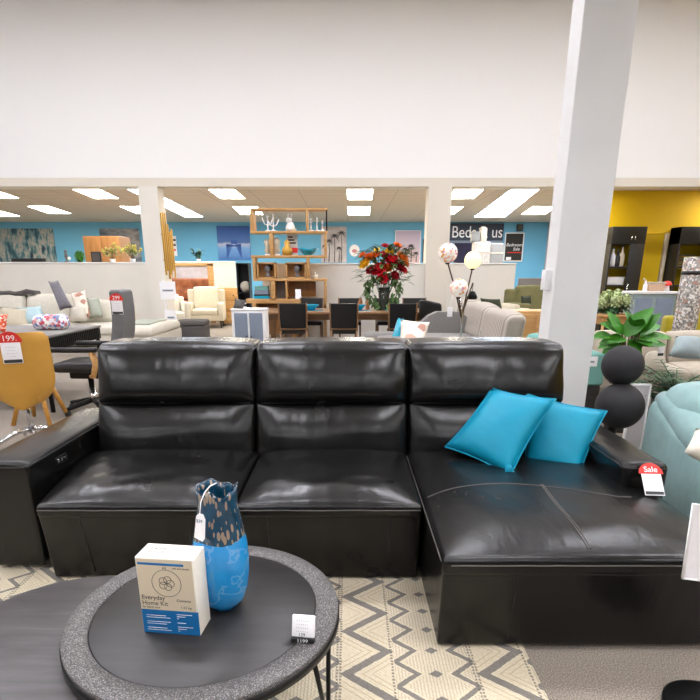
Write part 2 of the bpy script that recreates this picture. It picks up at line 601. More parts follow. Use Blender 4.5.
isz = t.math('LESS_THAN', xm, .205)
zc = t.math('ADD', t.math('MULTIPLY', tri(t.math('ADD', Yc, .1105), .245), .155), .026)
zd = t.math('ABSOLUTE', t.math('SUBTRACT', xm, zc))
zig = t.math('LESS_THAN', zd, .025)
zig2 = band(zd, .055, .063)
zig3 = band(zd, .09, .097)
dash = t.math('GREATER_THAN', tri(Yc, .016), .35)
edge = t.math('MULTIPLY', t.math('MAXIMUM', band(xm, .0, .008), t.math('MAXIMUM', band(xm, .192, .200), band(xm, .488, .495))), dash)
u = t.math('ABSOLUTE', t.math('SUBTRACT', xm, .3535))
v = tri(t.math('SUBTRACT', Yc, .013), .127)                  # 1 at joints, 0 at mid
dm = t.math('SUBTRACT', u, t.math('MULTIPLY', t.math('SUBTRACT', 1, v), .0775))
small = t.math('LESS_THAN', t.math('ADD', t.math('DIVIDE', u, .026), t.math('DIVIDE', t.math('SUBTRACT', 1, v), .3)), 1)
sidez = band(dm, .053, .083)
inner = t.math('MAXIMUM', t.math('LESS_THAN', dm, .036), t.math('GREATER_THAN', dm, .092))
zg = t.math('MULTIPLY', zig, isz)
thin = t.math('MULTIPLY', t.math('MAXIMUM', zig2, zig3), isz)
isd = t.math('SUBTRACT', 1, isz)
dg = t.math('MULTIPLY', t.math('MAXIMUM', small, sidez), isd)
wv = t.n('ShaderNodeTexWave', wave_type='BANDS', bands_direction='X'); wv.inputs['Scale'].default_value = 26
wv.inputs['Distortion'].default_value = 1.5; t.link(t.coord(), wv.inputs['Vector'])
wv2 = t.n('ShaderNodeTexWave', wave_type='BANDS', bands_direction='DIAGONAL'); wv2.inputs['Scale'].default_value = 40
wv2.inputs['Distortion'].default_value = 2; t.link(t.coord(), wv2.inputs['Vector'])
hatch = t.math('MULTIPLY', t.math('MULTIPLY', inner, isd), t.math('GREATER_THAN', wv.outputs['Fac'], .62))
cr = t.mix(t.noise(90, 2), lin('#bdb094'), lin('#ddd2bb'))
cr = t.mix(t.math('MULTIPLY', wv2.outputs['Fac'], .18), cr, lin('#a99a80'))
cr = t.mix(t.math('MULTIPLY', hatch, .38), cr, lin('#8f8578'))
cr = t.mix(t.math('MULTIPLY', thin, .5), cr, lin('#a08c6c'))
gr = t.mix(t.noise(140, 2), lin('#4f4b4b'), lin('#807b78'))
cr = t.mix(t.math('MULTIPLY', t.math('MAXIMUM', zg, dg), .9), cr, gr)
cr = t.mix(t.math('MULTIPLY', edge, .7), cr, lin('#5a544e'))
t.link(cr, t.b.inputs['Base Color']); t.b.inputs['Roughness'].default_value = .95
hgt = t.math('ADD', t.math('MULTIPLY', wv2.outputs['Fac'], .5), t.noise(120, 3))
t.bump(hgt, .6, .006)
M['rug'] = t.m
rug = MB()
rug.rbox(-2.45, .69, -1.35, 1.25, .0, .012, .006, 2)
single(rug, 'area_rug', 'rug', 'cream woven rug with grey zigzag and diamond bands under the coffee tables', 'rug', (0, 1.6, .001))

# ================================================================ SOFA
SO = Vector((-.08, 2.75, 0))
sofa = thing('sectional_sofa', 'black leather three seat sofa with chaise, two blue cushions lying on it', 'sofa', SO)
AFR, ABK = 2.33, 3.42


def nz(p, f, a): return a * noise.noise(Vector(p) * f)


def crown(h, xs=1., wr=.006):
    def d(p, u):
        k = max(0, 1 - u.x ** 4) * max(0, 1 - u.y ** 4)
        z = p.z + (h * k * (1 if u.z > 0 else 0) + nz((p.x * 1.2, p.y * 2.2, 1), 5, wr) * k * (u.z > 0))
        return (p.x, p.y, z)
    return d


def arm_def(p, u):
    z = p.z; x = p.x
    if u.z > 0:
        z += .012 * (1 - u.x ** 2) + nz(p, 6, .004)
    x += nz(p, 5, .004)
    return (x, p.y, z)


def armrest(x0, x1, yf, yb, top, inner):
    a = MB(SO).rbox(x0, x1, yf, yb, .03, top - .0, .028, 3, 10, arm_def).build('armrest', 'leather', sofa)
    s = MB(SO)
    zi = top - .02
    xi = x1 - .004 if inner > 0 else x0 + .004
    s.tube([(xi, yf + .01 + i * (yb - yf - .05) / 14, zi + .006 + nz((i, 0, 0), .7, .002)) for i in range(15)], .0045, 6)
    s.tube([(x0 + .02 + i * (x1 - x0 - .04) / 6, yf + .002, zi + .004) for i in range(7)], .004, 6)
    s.build('seam', 'leather2', a)
    return a


la = armrest(-1.745, -1.474, AFR, ABK, .565, 1)
ra = armrest(1.275, 1.495, AFR, ABK, .56, -1)
cp = MB(SO).rbox(-1.476, -1.468, 2.55, 2.66, .475, .515, .004).build('control_panel', 'black_metal', sofa)
MB(SO).rbox(-1.469, -1.464, 2.565, 2.585, .484, .506, .002).rbox(-1.469, -1.464, 2.60, 2.62, .484, .506, .002).rbox(-1.469, -1.464, 2.632, 2.645, .488, .502, .002).build('button', 'chrome', cp)


def slope(k, top):
    def d(p, u): return (p.x + nz(p, 4, .003), p.y + max(0, top - p.z) * k + nz(p, 3, .008), p.z)
    return d


def seat_module(x0, x1, yf, yb, seams, xf=None):
    xf = x0 if xf is None else xf

    def pull(p):                       # the left end is drawn in towards the front
        k = max(0, min(1, (2.75 - p[1]) / .55))
        f = max(0, 1 - (p[0] - x0) / .5)
        return (p[0] + (xf - x0) * k * f, p[1], p[2])
    cr_ = crown(.05, wr=.011)
    s = MB(SO).rbox(x0 + .003, x1 - .003, yf, yb, .36, .425, .022, 3, 22, lambda p, u: pull(cr_(p, u))).build('seat', 'leather', sofa)
    MB(SO).tube([pull((x0 + .015 + i * (x1 - x0 - .03) / 24, yf - .001, .402 + nz((i, x0, 0), .6, .002))) for i in range(25)], .0025, 6).build('piping', 'thread', s)
    sl = slope(.19, .4)
    p = MB(SO).rbox(x0 + .004, x1 - .004, yf + .003, yf + .5, .02, .40, .012, 3, 10, lambda p, u: pull(sl(p, u))).build('front_panel', 'leather', sofa)
    for x in seams:
        MB(SO).tube([(x, yf + .004 + (.4 - z) * .19 - .001, z) for z in (.39, .25, .12, .05)], .0025, 6).build('seam', 'leather2', p)


seat_module(-1.475, -.505, 2.18, 2.98, (-1.2, -.72), -1.39)
seat_module(-.505, .338, 2.18, 2.98, (-.36, .19))
# chaise
CH0, CH1, CHF = .343, 1.44, 1.705


def ch_def(p, u):
    k = max(0, 1 - u.x ** 4) * max(0, 1 - u.y ** 4)
    up = 1 if u.z > 0 else 0
    z = p.z + up * (.035 * k + nz((p.x, p.y, 3), 4, .008) * k)
    y = p.y
    return (p.x, y, z)


def ch_top(x, y):
    ux = (x - (CH0 + CH1) / 2) / ((CH1 - CH0) / 2); uy = (y - (CHF + 2.98) / 2) / ((2.98 - CHF) / 2)
    k = max(0, 1 - ux ** 4) * max(0, 1 - uy ** 4)
    return .43 + .035 * k + nz((x, y, 3), 4, .008) * k


chs = MB(SO).rbox(CH0, CH1, CHF, 2.98, .35, .43, .026, 3, 26, ch_def).build('chaise_seat', 'leather', sofa)
sm = MB(SO)
pts = []
for i in range(31):
    x = CH0 + .02 + i * (CH1 - .2 - CH0) / 30
    y = 2.2 + .14 * math.sin(math.pi * min(1, (i + 2) / 30) ** .8)
    pts.append((x, y, ch_top(x, y) + .0005))
sm.tube(pts, .0022, 6)
for dx in (-.005, .005):
    sm.tube([(.905 + dx - .03 * (2.33 - y), y, ch_top(.9, y) + .0005) for y in [2.33 - i * .57 / 20 for i in range(21)]], .002, 6)
sm.build('seam', 'thread', chs)
MB(SO).tube([(CH0 - .001, CHF + .03 + i * 1.2 / 20, .403) for i in range(21)], .0025, 6).build('piping', 'thread', chs); MB(SO).tube([(CH0 + .03 + i * (CH1 - CH0 - .06) / 24, CHF - .001 , .403 + nz((i, 0, 5), .6, .002)) for i in range(25)], .0025, 6).build('piping', 'thread', chs)


def chp_def(p, u):
    return (p.x + nz(p, 4, .003), p.y + (max(0, .39 - p.z) * .14 if p.y < 2.2 else 0) + nz(p, 3, .006), p.z)


chp = MB(SO).rbox(CH0 + .006, CH1 - .006, CHF + .004, 2.95, .02, .40, .014, 3, 12, chp_def).build('front_panel', 'leather', sofa)
MB(SO).tube([(.62, CHF + .002 + (.39 - z) * .14 + .004, z) for z in (.37, .25, .12, .05)], .0016, 6).build('seam', 'leather2', chp)


def back_module(x0, x1):
    xc = (x0 + x1) / 2; hw = (x1 - x0) / 2

    def ends(u): return math.exp(-((1 - abs(u.x)) / .16) ** 2)

    def puff(z, c): return max(0, 1 - ((z - c) / (1 - c)) ** 2) if z > c else max(0, 1 - abs((z - c) / (1 + c)) ** 4)

    def lo(p, u):
        k = max(0, 1 - u.x ** 6) * puff(u.z, 0)
        y = p.y + (p.z - .43) * .28
        if u.y < 0:
            y -= .065 * k
            y += nz((p.x * 3.0, 0, p.z * .7), 5, .008) * k + .012 * nz((p.x * 9, p.z * 3, 1), 3, 1) * ends(u) * max(0, u.z)
        return (p.x, y, p.z + .006 * math.sin(3.1 * u.x) * (u.z > 0))

    def hi(p, u):
        k = max(0, 1 - u.x ** 6) * puff(u.z, -.25)
        y = p.y + (p.z - .43) * .28
        if u.y < 0:
            y -= .075 * k
            y += nz((p.x * 2.6, 2, p.z * .6), 5, .012) * k
            y += .02 * max(0, (u.z - .6) / .4) ** 2
            y += .014 * nz((p.x * 9, p.z * 3, 5), 3, 1) * ends(u)
        z = p.z - (.014 * abs(u.x) ** 4 if u.z > .8 else 0)
        return (p.x, y, z)
    b = MB(SO).rbox(x0 + .003, x1 - .003, 2.93, 3.2, .36, .70, .022, 3, 20, lo).build('backrest', 'leather', sofa)
    h = MB(SO).rbox(x0 + .003, x1 - .003, 2.93, 3.2, .694, 1.035, .024, 3, 22, hi).build('headrest', 'leather', sofa)
    MB(SO).tube([(x0 + .03 + i * (2 * hw - .06) / 20, 2.93 + .267 * .28 + .006, .697) for i in range(21)], .005, 6).build('crease', 'leather2', h)
    MB(SO).tube([(x0 + .03 + i * (2 * hw - .06) / 20, 3.02 + .6 * .28, 1.03 + .003 - .012 * abs(2 * i / 20 - 1) ** 4) for i in range(21)], .003, 6).build('piping', 'thread', h)


back_module(-1.44, -.530)
back_module(-.530, .348)
back_module(.348, 1.247)
MB(SO).rbox(-1.455, 1.275, 3.2, 3.42, .04, .8, .03, 2, 4).build('back_panel', 'leather', sofa)

# ---- blue satin cushions
t = NT('blue_satin')
t.link(t.ramp(t.noise(2.5, 2), [(.3, lin('#037f9c')), (.7, lin('#068eac'))]), t.b.inputs['Base Color'])
t.b.inputs['Roughness'].default_value = .45; t.b.inputs['Specular IOR Level'].default_value = .25
t.bump(t.noise(6, 2, .4, t.scaled((2.2, .8, 2.2))), .25, .02)
M['satin'] = t.m


def throw(c, th, m, label, name='throw_cushion', group=None, piping=None, pinch=.07, parent=None, cat='cushion', n=14):
    c = [Vector(p) for p in c]
    base = sum(c, Vector()) / 4; base.z = min(p.z for p in c)
    if piping is None:
        return tag_loc(pillow_mb(*c, th, n, pinch, off=base), name, m, label, cat, base, group)
    o = tag_loc(pillow_mb(*c, th, n, pinch, off=base), name, m, label, cat, base, group)
    mb = MB(base)
    for i in range(4):
        a, b = c[i], c[(i + 1) % 4]; mid = sum(c, Vector()) / 4
        mb.tube([a.lerp(b, k / 10) + (mid - (a + b) / 2) * pinch * (1 - (2 * k / 10 - 1) ** 2) for k in range(11)], .004, 6)
    mb.build('piping', piping, o)
    return o


def tag_loc(mb, name, m, label, cat, loc, group=None):
    return single(mb, name, m, label, cat, loc, 0, group)


p2 = throw([at(525, 466, 2.74), at(579, 478, 2.60), at(607, 411, 2.80), at(521, 392, 2.97)], .14, 'satin',
           'blue satin cushion tucked behind another, leaning against the black armrest', group='blue cushions on the black sofa', piping='satin')
p1 = throw([at(445, 447, 2.80), at(510, 477, 2.52), at(556, 399, 2.72), at(492, 388, 2.96)], .15, 'satin',
           'blue satin cushion standing in front of the other one on the chaise', group='blue cushions on the black sofa', piping='satin')
for p_, (px, py, Y, tx) in ((p1, (509, 470, 2.515, .5)), (p2, (578, 472, 2.595, -.4))):
    kb = MB(); c_ = at(px, py, Y) - p_.location
    kb.sphere(c_, .022, 14, 10, (.9, .8, 1.2))
    for k in range(7):
        a_ = R(-60 + 20 * k + 10 * tx); leaf_d = Vector((math.sin(a_), -.4, -math.cos(a_)))
        kb.tube([c_, c_ + leaf_d * .02, c_ + leaf_d * .038], [.008, .009, .004], 6)
    kb.build('corner_knot', 'satin', p_)
# ---- price tag on the armrest


def price_tag(loc, rz, label, sc_=1., tilt=R(-12), big='199', parentless=True):
    """red dome over a white price card, hung on the face of a thing"""
    o = thing('price_tag', label, 'price tag', loc, rz, 'red and white price tags')
    o.rotation_euler = (tilt, 0, rz)
    W, Hh = .05 * sc_, .17 * sc_
    c = MB(); c.rbox(-W, W, -.0015, .0015, -Hh, -.045 * sc_, .001, 1)
    c.build('card', 'paper', o)
    poly = [(-W * 1.25, -.05 * sc_), (W * 1.25, -.05 * sc_)] + [(W * 1.25 * math.cos(a), -.05 * sc_ + .062 * sc_ * math.sin(a)) for a in [math.pi * k / 12 for k in range(1, 12)]]
    MB().prism(poly, 'y', -.0035, -.0016).build('badge', 'red', o)
    text(big, .045 * sc_, 'paper', o, (0, -.004, -.027 * sc_))
    for k in range(4):
        text('.' * 1 + ' - - -' if k % 2 else '- - - - -', .017 * sc_, 'ink', o, (0, -.002, (-.075 - .018 * k) * sc_))
    MB().box(-W * .92, W * .92, -.0022, -.0014, -Hh + .004, -Hh + .022 * sc_).build('strip', 'ink', o)
    return o


tp = at(648, 470, AFR - .012)
price_tag((tp.x, AFR - .014, .566), R(-4), 'red topped price tag hanging on the front of the black armrest beside the chaise', .86, R(-42), 'Sale')
single(MB().rbox(-.05, .05, -.008, .008, -.003, .003, .002), 'paper_slip', 'paper', 'narrow white paper slip lying on the black armrest under the black spheres', 'paper', (1.42, 3.12, .5755), R(-50))

# ================================================================ COFFEE TABLES
t = NT('dark_tabletop')
f = t.noise(1, 5, .65, t.scaled((3, 26, 3)))
t.link(t.ramp(f, [(.3, lin('#2d2a2a')), (.6, lin('#454142')), (.8, lin('#575253'))]), t.b.inputs['Base Color'])
t.b.inputs['Roughness'].default_value = .42; t.bump(f, .08, .002)
M['darktop'] = t.m
t = NT('black_tabletop')
f = t.noise(1, 5, .65, t.scaled((3, 22, 3)))
t.link(t.ramp(f, [(.3, lin('#161515')), (.6, lin('#262424')), (.8, lin('#343131'))]), t.b.inputs['Base Color'])
t.b.inputs['Roughness'].default_value = .38; t.bump(f, .08, .002)
M['blacktop'] = t.m
t = NT('speckled_rim')
f = t.noise(300, 3, .75)
t.link(t.ramp(f, [(.36, lin('#211f1f')), (.52, lin('#4b4848')), (.68, lin('#a19d9b'))]), t.b.inputs['Base Color'])
t.b.inputs['Roughness'].default_value = .5; t.bump(f, .4, .002)
M['speckle'] = t.m


def coffee_table(loc, r, z, rim, angles, label, mtop):
    o = thing('coffee_table', label, 'coffee table', loc, 0, 'round nesting coffee tables')
    ri = r - rim if rim else r - .004
    MB().lathe([(0, z - .024), (ri, z - .024), (ri, z - .003), (ri - .004, z), (0, z)], seg=96).build('tabletop', mtop, o)
    if rim:
        MB().lathe([(ri, z - .024), (r - .004, z - .024), (r, z - .02), (r, z - .002), (r - .003, z + .001), (ri + .002, z + .001), (ri, z - .002), (ri, z - .024)], seg=96).build('rim', 'speckle', o)
    MB().lathe([(r - .012, z - .036), (r + .003, z - .036), (r + .003, z - .012), (r + .0005, z - .012), (r + .0005, z - .026), (r - .012, z - .026), (r - .012, z - .036)], seg=96).build('edge_band', 'black_metal', o)
    for a in angles:
        m_ = MB()
        e = (math.cos(R(a - 14)) * (r - .03), math.sin(R(a - 14)) * (r - .03), .009)
        for d in (0, -33):
            s_ = (math.cos(R(a + d)) * (r - .03), math.sin(R(a + d)) * (r - .03), z - .03)
            m_.tube([s_, e], .0075, 8)
        m_.build('leg', 'black_metal', o)
    return o


TC = Vector((-.432, 1.425, .013))
coffee_table(TC, .404, .407, .07, (6, 128, 250), 'taller round coffee table with a speckled grey rim, carrying the vase and the box', 'blacktop')
coffee_table((-.85, 1.345, .013), .375, .345, 0, (95, 195, 290), 'lower plain dark round coffee table tucked under the speckled one', 'darktop')
TZ = .42
# ---- vase
t = NT('vase_glass')
s_ = t.n('ShaderNodeSeparateXYZ'); t.link(t.coord(), s_.inputs[0])
zz = t.math('ADD', s_.outputs[2], t.math('MULTIPLY', t.math('SUBTRACT', t.noise(14, 3), .5), .035))
low = t.mix(t.noise(22, 4, .6, t.scaled((1, 1, .5))), lin('#0f86d6'), lin('#36aeee'))
swirl = t.math('LESS_THAN', t.math('ABSOLUTE', t.math('SUBTRACT', t.noise(9, 3), .5)), .012)
low = t.mix(t.math('MULTIPLY', swirl, .2), low, lin('#bfe3f7'))
vv = t.voro(95, vec=t.scaled((1, 1, .28)))
fl = t.math('LESS_THAN', vv.outputs['Distance'], t.math('MULTIPLY', t.noise(26, 1), .70))
up = t.mix(t.noise(40, 3, .6, t.scaled((1, 1, .3))), lin('#020f18'), lin('#175474'))
up = t.mix(t.math('MULTIPLY', fl, .75), up, lin('#a8937a'))
fac = t.math('MULTIPLY', t.math('GREATER_THAN', zz, .24), 1)
t.link(t.mix(fac, low, up), t.b.inputs['Base Color'])
t.b.inputs['Roughness'].default_value = .08
t.b.inputs['Transmission Weight'].default_value = .08
t.b.inputs['Coat Weight'].default_value = .5
M['vase'] = t.m
vc = Vector((-.384, 1.452, TZ))
vz = thing('glass_vase', 'tall blue art glass vase with amber flecks beside the white box', 'vase', vc)


def vwob(i, g, r):
    if i in VW:
        a = VW[i]
        return r * (1 + .10 * a * math.sin(5 * g + .6)), .012 * a * math.sin(3 * g + 1) + .006 * a * math.sin(7 * g)
    return r, 0


prof = [(0, .002), (.035, .0), (.05, .004), (.066, .03), (.077, .07), (.083, .12), (.084, .165), (.081, .21), (.072, .26), (.063, .307), (.058, .342), (.057, .365), (.060, .388), (.056, .386), (.052, .36), (.056, .30), (.070, .22), (.076, .15), (.068, .06), (.04, .02), (0, .018)]
VW = {9: .1, 10: .25, 11: .45, 12: .7, 13: .7, 14: .4}
MB().lathe(prof, seg=48, wob=vwob).build('body', 'vase', vz)
tg = MB(); tgc = at(200, 527, vc.y - .09) - vc
tgp = [(-.017, -.04), (.012, -.043), (.019, -.03), (.016, .03), (.008, .042), (-.006, .042), (-.015, .03)]
Rm = Matrix.Translation(tgc) @ Matrix.Rotation(R(-25), 4, 'Z') @ Matrix.Rotation(R(10), 4, 'Y')
tg.prism(tgp, 'y', -.001, .001, Rm)
hang = single(tg, 'swing_tag', 'paper', 'white swing tag hanging by a thread from the rim of the blue vase', 'tag', vc)
MB().tube([tgc + Vector((.002, 0, .036)), tgc + Vector((.008, .0, .075)), tgc + Vector((.018, .012, .10)), tgc + Vector((.03, .03, .112)), tgc + Vector((.04, .06, .108))], .0016, 6).build('thread', 'paper', hang)
text('$39', .014, 'slate', hang, tuple(tgc + Vector((0, -.0016, .018))), (R(90), 0, R(-25)))
# ---- carton
M['carton'] = mat('carton_cream', '#d8c9ae', .55)
M['carton_top'] = mat('carton_white', '#f1ece0', .5)
M['carton_blue'] = mat('carton_blue', '#0f6ba8', .5)
bx = thing('carton', 'cream and blue product carton standing on the coffee table beside the vase', 'box', (-.496, 1.34, TZ), R(-6.5))
BW, BD, BH = .084, .04, .242
MB().rbox(-BW, BW, -BD, BD, 0, BH, .002, 1).build('body', 'carton_top', bx)
MB().box(-BW + .002, BW - .006, -BD - .0006, -BD + .001, .078, BH - .004).build('front_panel', 'carton', bx)
fb = MB().box(-BW + .0015, BW - .0005, -BD - .0009, -BD + .001, .0015, .078).build('blue_panel', 'carton_blue', bx)
MB().box(-BW + .006, BW - .03, -BD - .0012, -BD, BH - .022, BH - .015).build('stripe', 'carton_blue', bx)
yy = -BD - .0011
text('Everyday', .019, 'ink', bx, (-.078, yy, .117), align='LEFT', ext=.0002)
text('Home Kit', .019, 'ink', bx, (-.078, yy, .099), align='LEFT', ext=.0002)
text('for fabric care', .009, 'ink', bx, (-.078, yy, .086), align='LEFT', ext=.0002)
text('Contents', .011, 'ink', bx, (.045, yy, .112), ext=.0002)
text('1.25 kg', .011, 'thread', bx, (.05, yy, .09), ext=.0002)
text('A3', .011, 'ink', bx, (-.002, yy, .212), ext=.0002)
text('soft and simple', .008, 'ink', bx, (.045, yy, .213), ext=.0002)
text('Everyday', .015, 'thread', bx, (-.035, .012, BH + .0006), (0, 0, 0), ext=.0002)
text('Home Kit', .015, 'thread', bx, (-.035, -.008, BH + .0006), (0, 0, 0), ext=.0002)
rg = MB()
rg.tube([(.0 + .042 * math.cos(R(a)), yy, .165 + .042 * math.sin(R(a))) for a in range(0, 361, 12)], .0007, 5)
for k in range(5):
    a0 = R(72 * k)
    rg.tube([(.012 * math.cos(a0) + .011 * math.cos(R(b)), yy, .165 + .012 * math.sin(a0) + .011 * math.sin(R(b))) for b in range(0, 361, 30)], .0008, 5)
rg.build('emblem', 'thread', bx)
ln = MB()
for k in range(9):
    z = .066 - .0068 * k
    if k % 3: ln.box(-.07, -.07 + .07 - .012 * (k % 2), -BD - .0014, -BD - .0008, z, z + .0012)
    if k not in (3, 5): ln.box(.02, .02 + .045 - .02 * (k % 3), -BD - .0014, -BD - .0008, z, z + .0012)
ln.build('print_line', 'carton_top', bx)
# ---- little price block on the table
cb = Vector((-.125, 1.262, TZ + .001))
pb = thing('price_block', 'small white price card in a clear block on the speckled table rim', 'price card', cb, R(-8))
Mx = Matrix.Rotation(R(-14), 4, 'X')
MB().rbox(-.032, .032, 0, .012, .0, .075, .002, 1, M_=Mx).build('card', 'paper', pb)
MB().rbox(-.033, .033, -.004, .014, .0, .015, .002, 1).build('foot', 'black', pb)
text('1199', .016, 'paper', pb, (0, -.0045, .0075), ext=.0002)
for k in range(5):
    text('- - - - - -' if k else '129', .010 if k else .013, 'ink', pb, (0, .001 - .0015 + .0035 * (k - 2), .03 + .009 * k), (R(90) - R(14), 0, 0), ext=.0002)

# ---- sign stand at the edge of the photo
bs = Vector((1.2, 1.44, 0))
st = thing('sign_stand', 'floor sign with a white card on a round black base beside the chaise', 'sign', bs)
MB().lathe([(0, 0), (.132, 0), (.135, .006), (.135, .02), (.128, .027), (.02, .03), (0, .03)], seg=48).build('base', 'black_metal', st)
MB().cyl((.0, 0, .02), (.0, 0, .82), .011).build('pole', 'black_metal', st)
cdM = Matrix.Translation((0, -.02, .71)) @ Matrix.Rotation(R(-12), 4, 'X') @ Matrix.Rotation(R(5), 4, 'Y')
cl = [at(693, 504, 1.45) - bs, at(682.5, 578, 1.45) - bs]
hgt_ = cl[0].z - cl[1].z
p0, p1 = cl[1], cl[0]
wv_ = Vector((.24, -.01, -.03))
cd = MB(); th_ = Vector((0, .004, 0))
cd.add([p0, p0 + wv_, p1 + wv_, p1, p0 + th_, p0 + wv_ + th_, p1 + wv_ + th_, p1 + th_], [(0, 1, 2, 3), (7, 6, 5, 4), (0, 4, 5, 1), (1, 5, 6, 2), (2, 6, 7, 3), (3, 7, 4, 0)], False)
cdo = cd.build('card', 'paper', st)
MB().tube([p0, p0 + wv_, p1 + wv_, p1, p0], .004, 6).build('frame', 'col_paint', cdo)

# ================================================================ BACK WALL PICTURES AND SIGNS


def pbox(mb, px0, px1, py0, py1, Y, d, bev=0):
    """a box whose front face covers a photo rectangle at a depth"""
    a = at(px0, py1, Y); b = at(px1, py0, Y); c = at(px0, py0, Y)
    x0 = px_x(px0, Y, (a.z + b.z) / 2); x1 = px_x(px1, Y, (a.z + b.z) / 2)
    if bev: return mb.rbox(x0, x1, Y, Y + d, a.z, b.z, bev, 2)
    return mb.box(x0, x1, Y, Y + d, a.z, b.z)


def origin(px, py, Y, z=None):
    p = at(px, py, Y)
    if z is not None: p.z = z
    return p


M['abstract'] = blotches('abstract_canvas', [(.3, lin('#1d2546')), (.42, lin('#33606e')), (.48, lin('#6f8f97')), (.54, lin('#b5aca4')), (.6, lin('#4d7f86')), (.68, lin('#232a4c'))], 2.2, .6, (1.5, 1, .55))
M['storm'] = blotches('dark_canvas', [(.3, lin('#2b3440')), (.45, lin('#6e7785')), (.55, lin('#a9a4a3')), (.7, lin('#39414f'))], 1.6, .6, (.5, 1, 1.6))
t = NT('sea_print'); s_ = t.n('ShaderNodeSeparateXYZ'); t.link(t.coord(), s_.inputs[0])
zf = t.math('ADD', t.math('DIVIDE', s_.outputs[2], 1.4), t.math('MULTIPLY', t.math('SUBTRACT', t.noise(4, 4), .5), .12))
t.link(t.ramp(zf, [(0.02, lin('#3a6fb5')), (.3, lin('#6d9fd4')), (.42, lin('#b3b9d3')), (.47, lin('#3e66a4')), (.75, lin('#2a5aa8')), (.98, lin('#214a95'))]), t.b.inputs['Base Color'])
M['sea'] = t.m
t = NT('dusk_print'); s_ = t.n('ShaderNodeSeparateXYZ'); t.link(t.coord(), s_.inputs[0])
t.link(t.ramp(t.math('DIVIDE', s_.outputs[2], 1.3), [(.0, lin('#d9b9b4')), (.5, lin('#c9bac8')), (1, lin('#b7a9c9'))]), t.b.inputs['Base Color'])
M['dusk'] = t.m
M['greyprint'] = blotches('grey_print', [(.3, lin('#a8a2a6')), (.7, lin('#d6d0d2'))], 2, .6)
M['palmink'] = mat('palm_print_ink', '#4a4547', .7)
M['navy'] = mat('navy_sign', '#2b3446', .6)
PY = WALLY - .05


def picture(px0, px1, py0, py1, m, label, frame=None, Y=PY):
    o_ = origin((px0 + px1) / 2, py1, Y)
    o = thing('wall_picture', label, 'picture', o_, 0, 'pictures on the blue back wall')
    pbox(MB(o_), px0, px1, py0, py1, Y, .045).build('canvas', m, o)
    if frame:
        f_ = MB(o_)
        for q in ((px0 - .6, px1 + .6, py0 - .6, py0), (px0 - .6, px1 + .6, py1, py1 + .6), (px0 - .6, px0, py0, py1), (px1, px1 + .6, py0, py1)):
            pbox(f_, *q, Y - .01, .055)
        f_.build('frame', frame, o)
    return o, o_


picture(-14, 54.5, 228.5, 262, 'abstract', 'large abstract canvas in blue, teal and grey streaks on the blue wall')
picture(101, 140, 228.5, 263, 'storm', 'dark stormy canvas on the blue wall behind the tan wardrobe')
o, oo = picture(217.5, 250, 226, 260, 'sea', 'deep blue seascape picture with a pier on the blue wall')
m_ = MB(oo)
for i in range(6):
    k = i / 5
    for sgn in (-1, 1):
        pbox(m_, 234 + sgn * (2 + 5 * k) - .3 - .2 * k, 234 + sgn * (2 + 5 * k) + .3 + .2 * k, 244, 247 + 11 * k, PY - .006, .006)
pbox(m_, 231, 237, 240, 244, PY - .006, .006); pbox(m_, 227, 241, 245, 246.5, PY - .006, .006)
m_.build('pier', mat('pier_blue', '#2f58a2', .7), o)


def palms(o, oo, specs):
    m_ = MB(oo)
    for px, pt, pb, s in specs:
        m_.tube([at(px, pb, PY - .004), at(px + .4, (pt + pb) / 2, PY - .004), at(px, pt, PY - .004)], [.018, .014, .01], 5)
        for k in range(9):
            a = R(-30 + 30 * k)
            c = at(px, pt, PY - .004)
            pts = [c + Vector((math.cos(a) * q * s, 0, math.sin(a) * q * s - .5 * s * q * q)) for q in (0, .35, .7, 1)]
            m_.tube(pts, [.012, .02, .014, .004], 4)
    m_.build('palm_print', 'palmink', o)


o, oo = picture(321, 346.5, 226.5, 262.5, 'greyprint', 'grey picture of palm trees behind the right end of the bookcase')
palms(o, oo, [(324.5, 246, 262, .11), (329, 241, 262, .16), (334.5, 236, 262, .2), (341.5, 233, 262, .2), (339, 248, 262, .12)])
o, oo = picture(395.5, 420, 231, 263, 'dusk', 'lilac dusk picture of palm trees above the flowers', 'white')
palms(o, oo, [(405, 249, 262, .12), (411, 246, 262, .16), (416, 253, 262, .1)])
o, oo = picture(422.6, 425.6, 239, 262, 'black', 'thin black strip of a picture beside the middle column')
# navy beds sign
oo = origin(476, 241.5, PY)
o = thing('store_sign', 'long navy sign with large white letters high on the blue wall', 'sign', oo)
pbox(MB(oo), 440, 503.5, 223.4, 240.5, PY - .04, .08).build('board', 'navy', o)
pbox(MB(oo), 436, 503, 240.6, 243, PY - .02, .05).build('lower_trim', 'slate', o)
c_ = at(451.5, 232.5, PY - .05) - oo
lt = text('Beds R us', .60, 'paper', o, (c_.x, -.046, c_.z), align='LEFT', ext=.004)
lt.scale = (.83, 1, 1)
# doorway under the sign, its darkness painted on as a flat sheet
oo = origin(463, 262, WALLY - .02)
M['purple_dark'] = mat('dark_opening', '#2a2740', .9)
o = single(pbox(MB(oo), 454, 472, 243, 268, WALLY - .06, .05), 'dark_doorway', 'purple_dark', 'dark purple doorway painted on the blue wall under the navy sign', 'panel', oo)
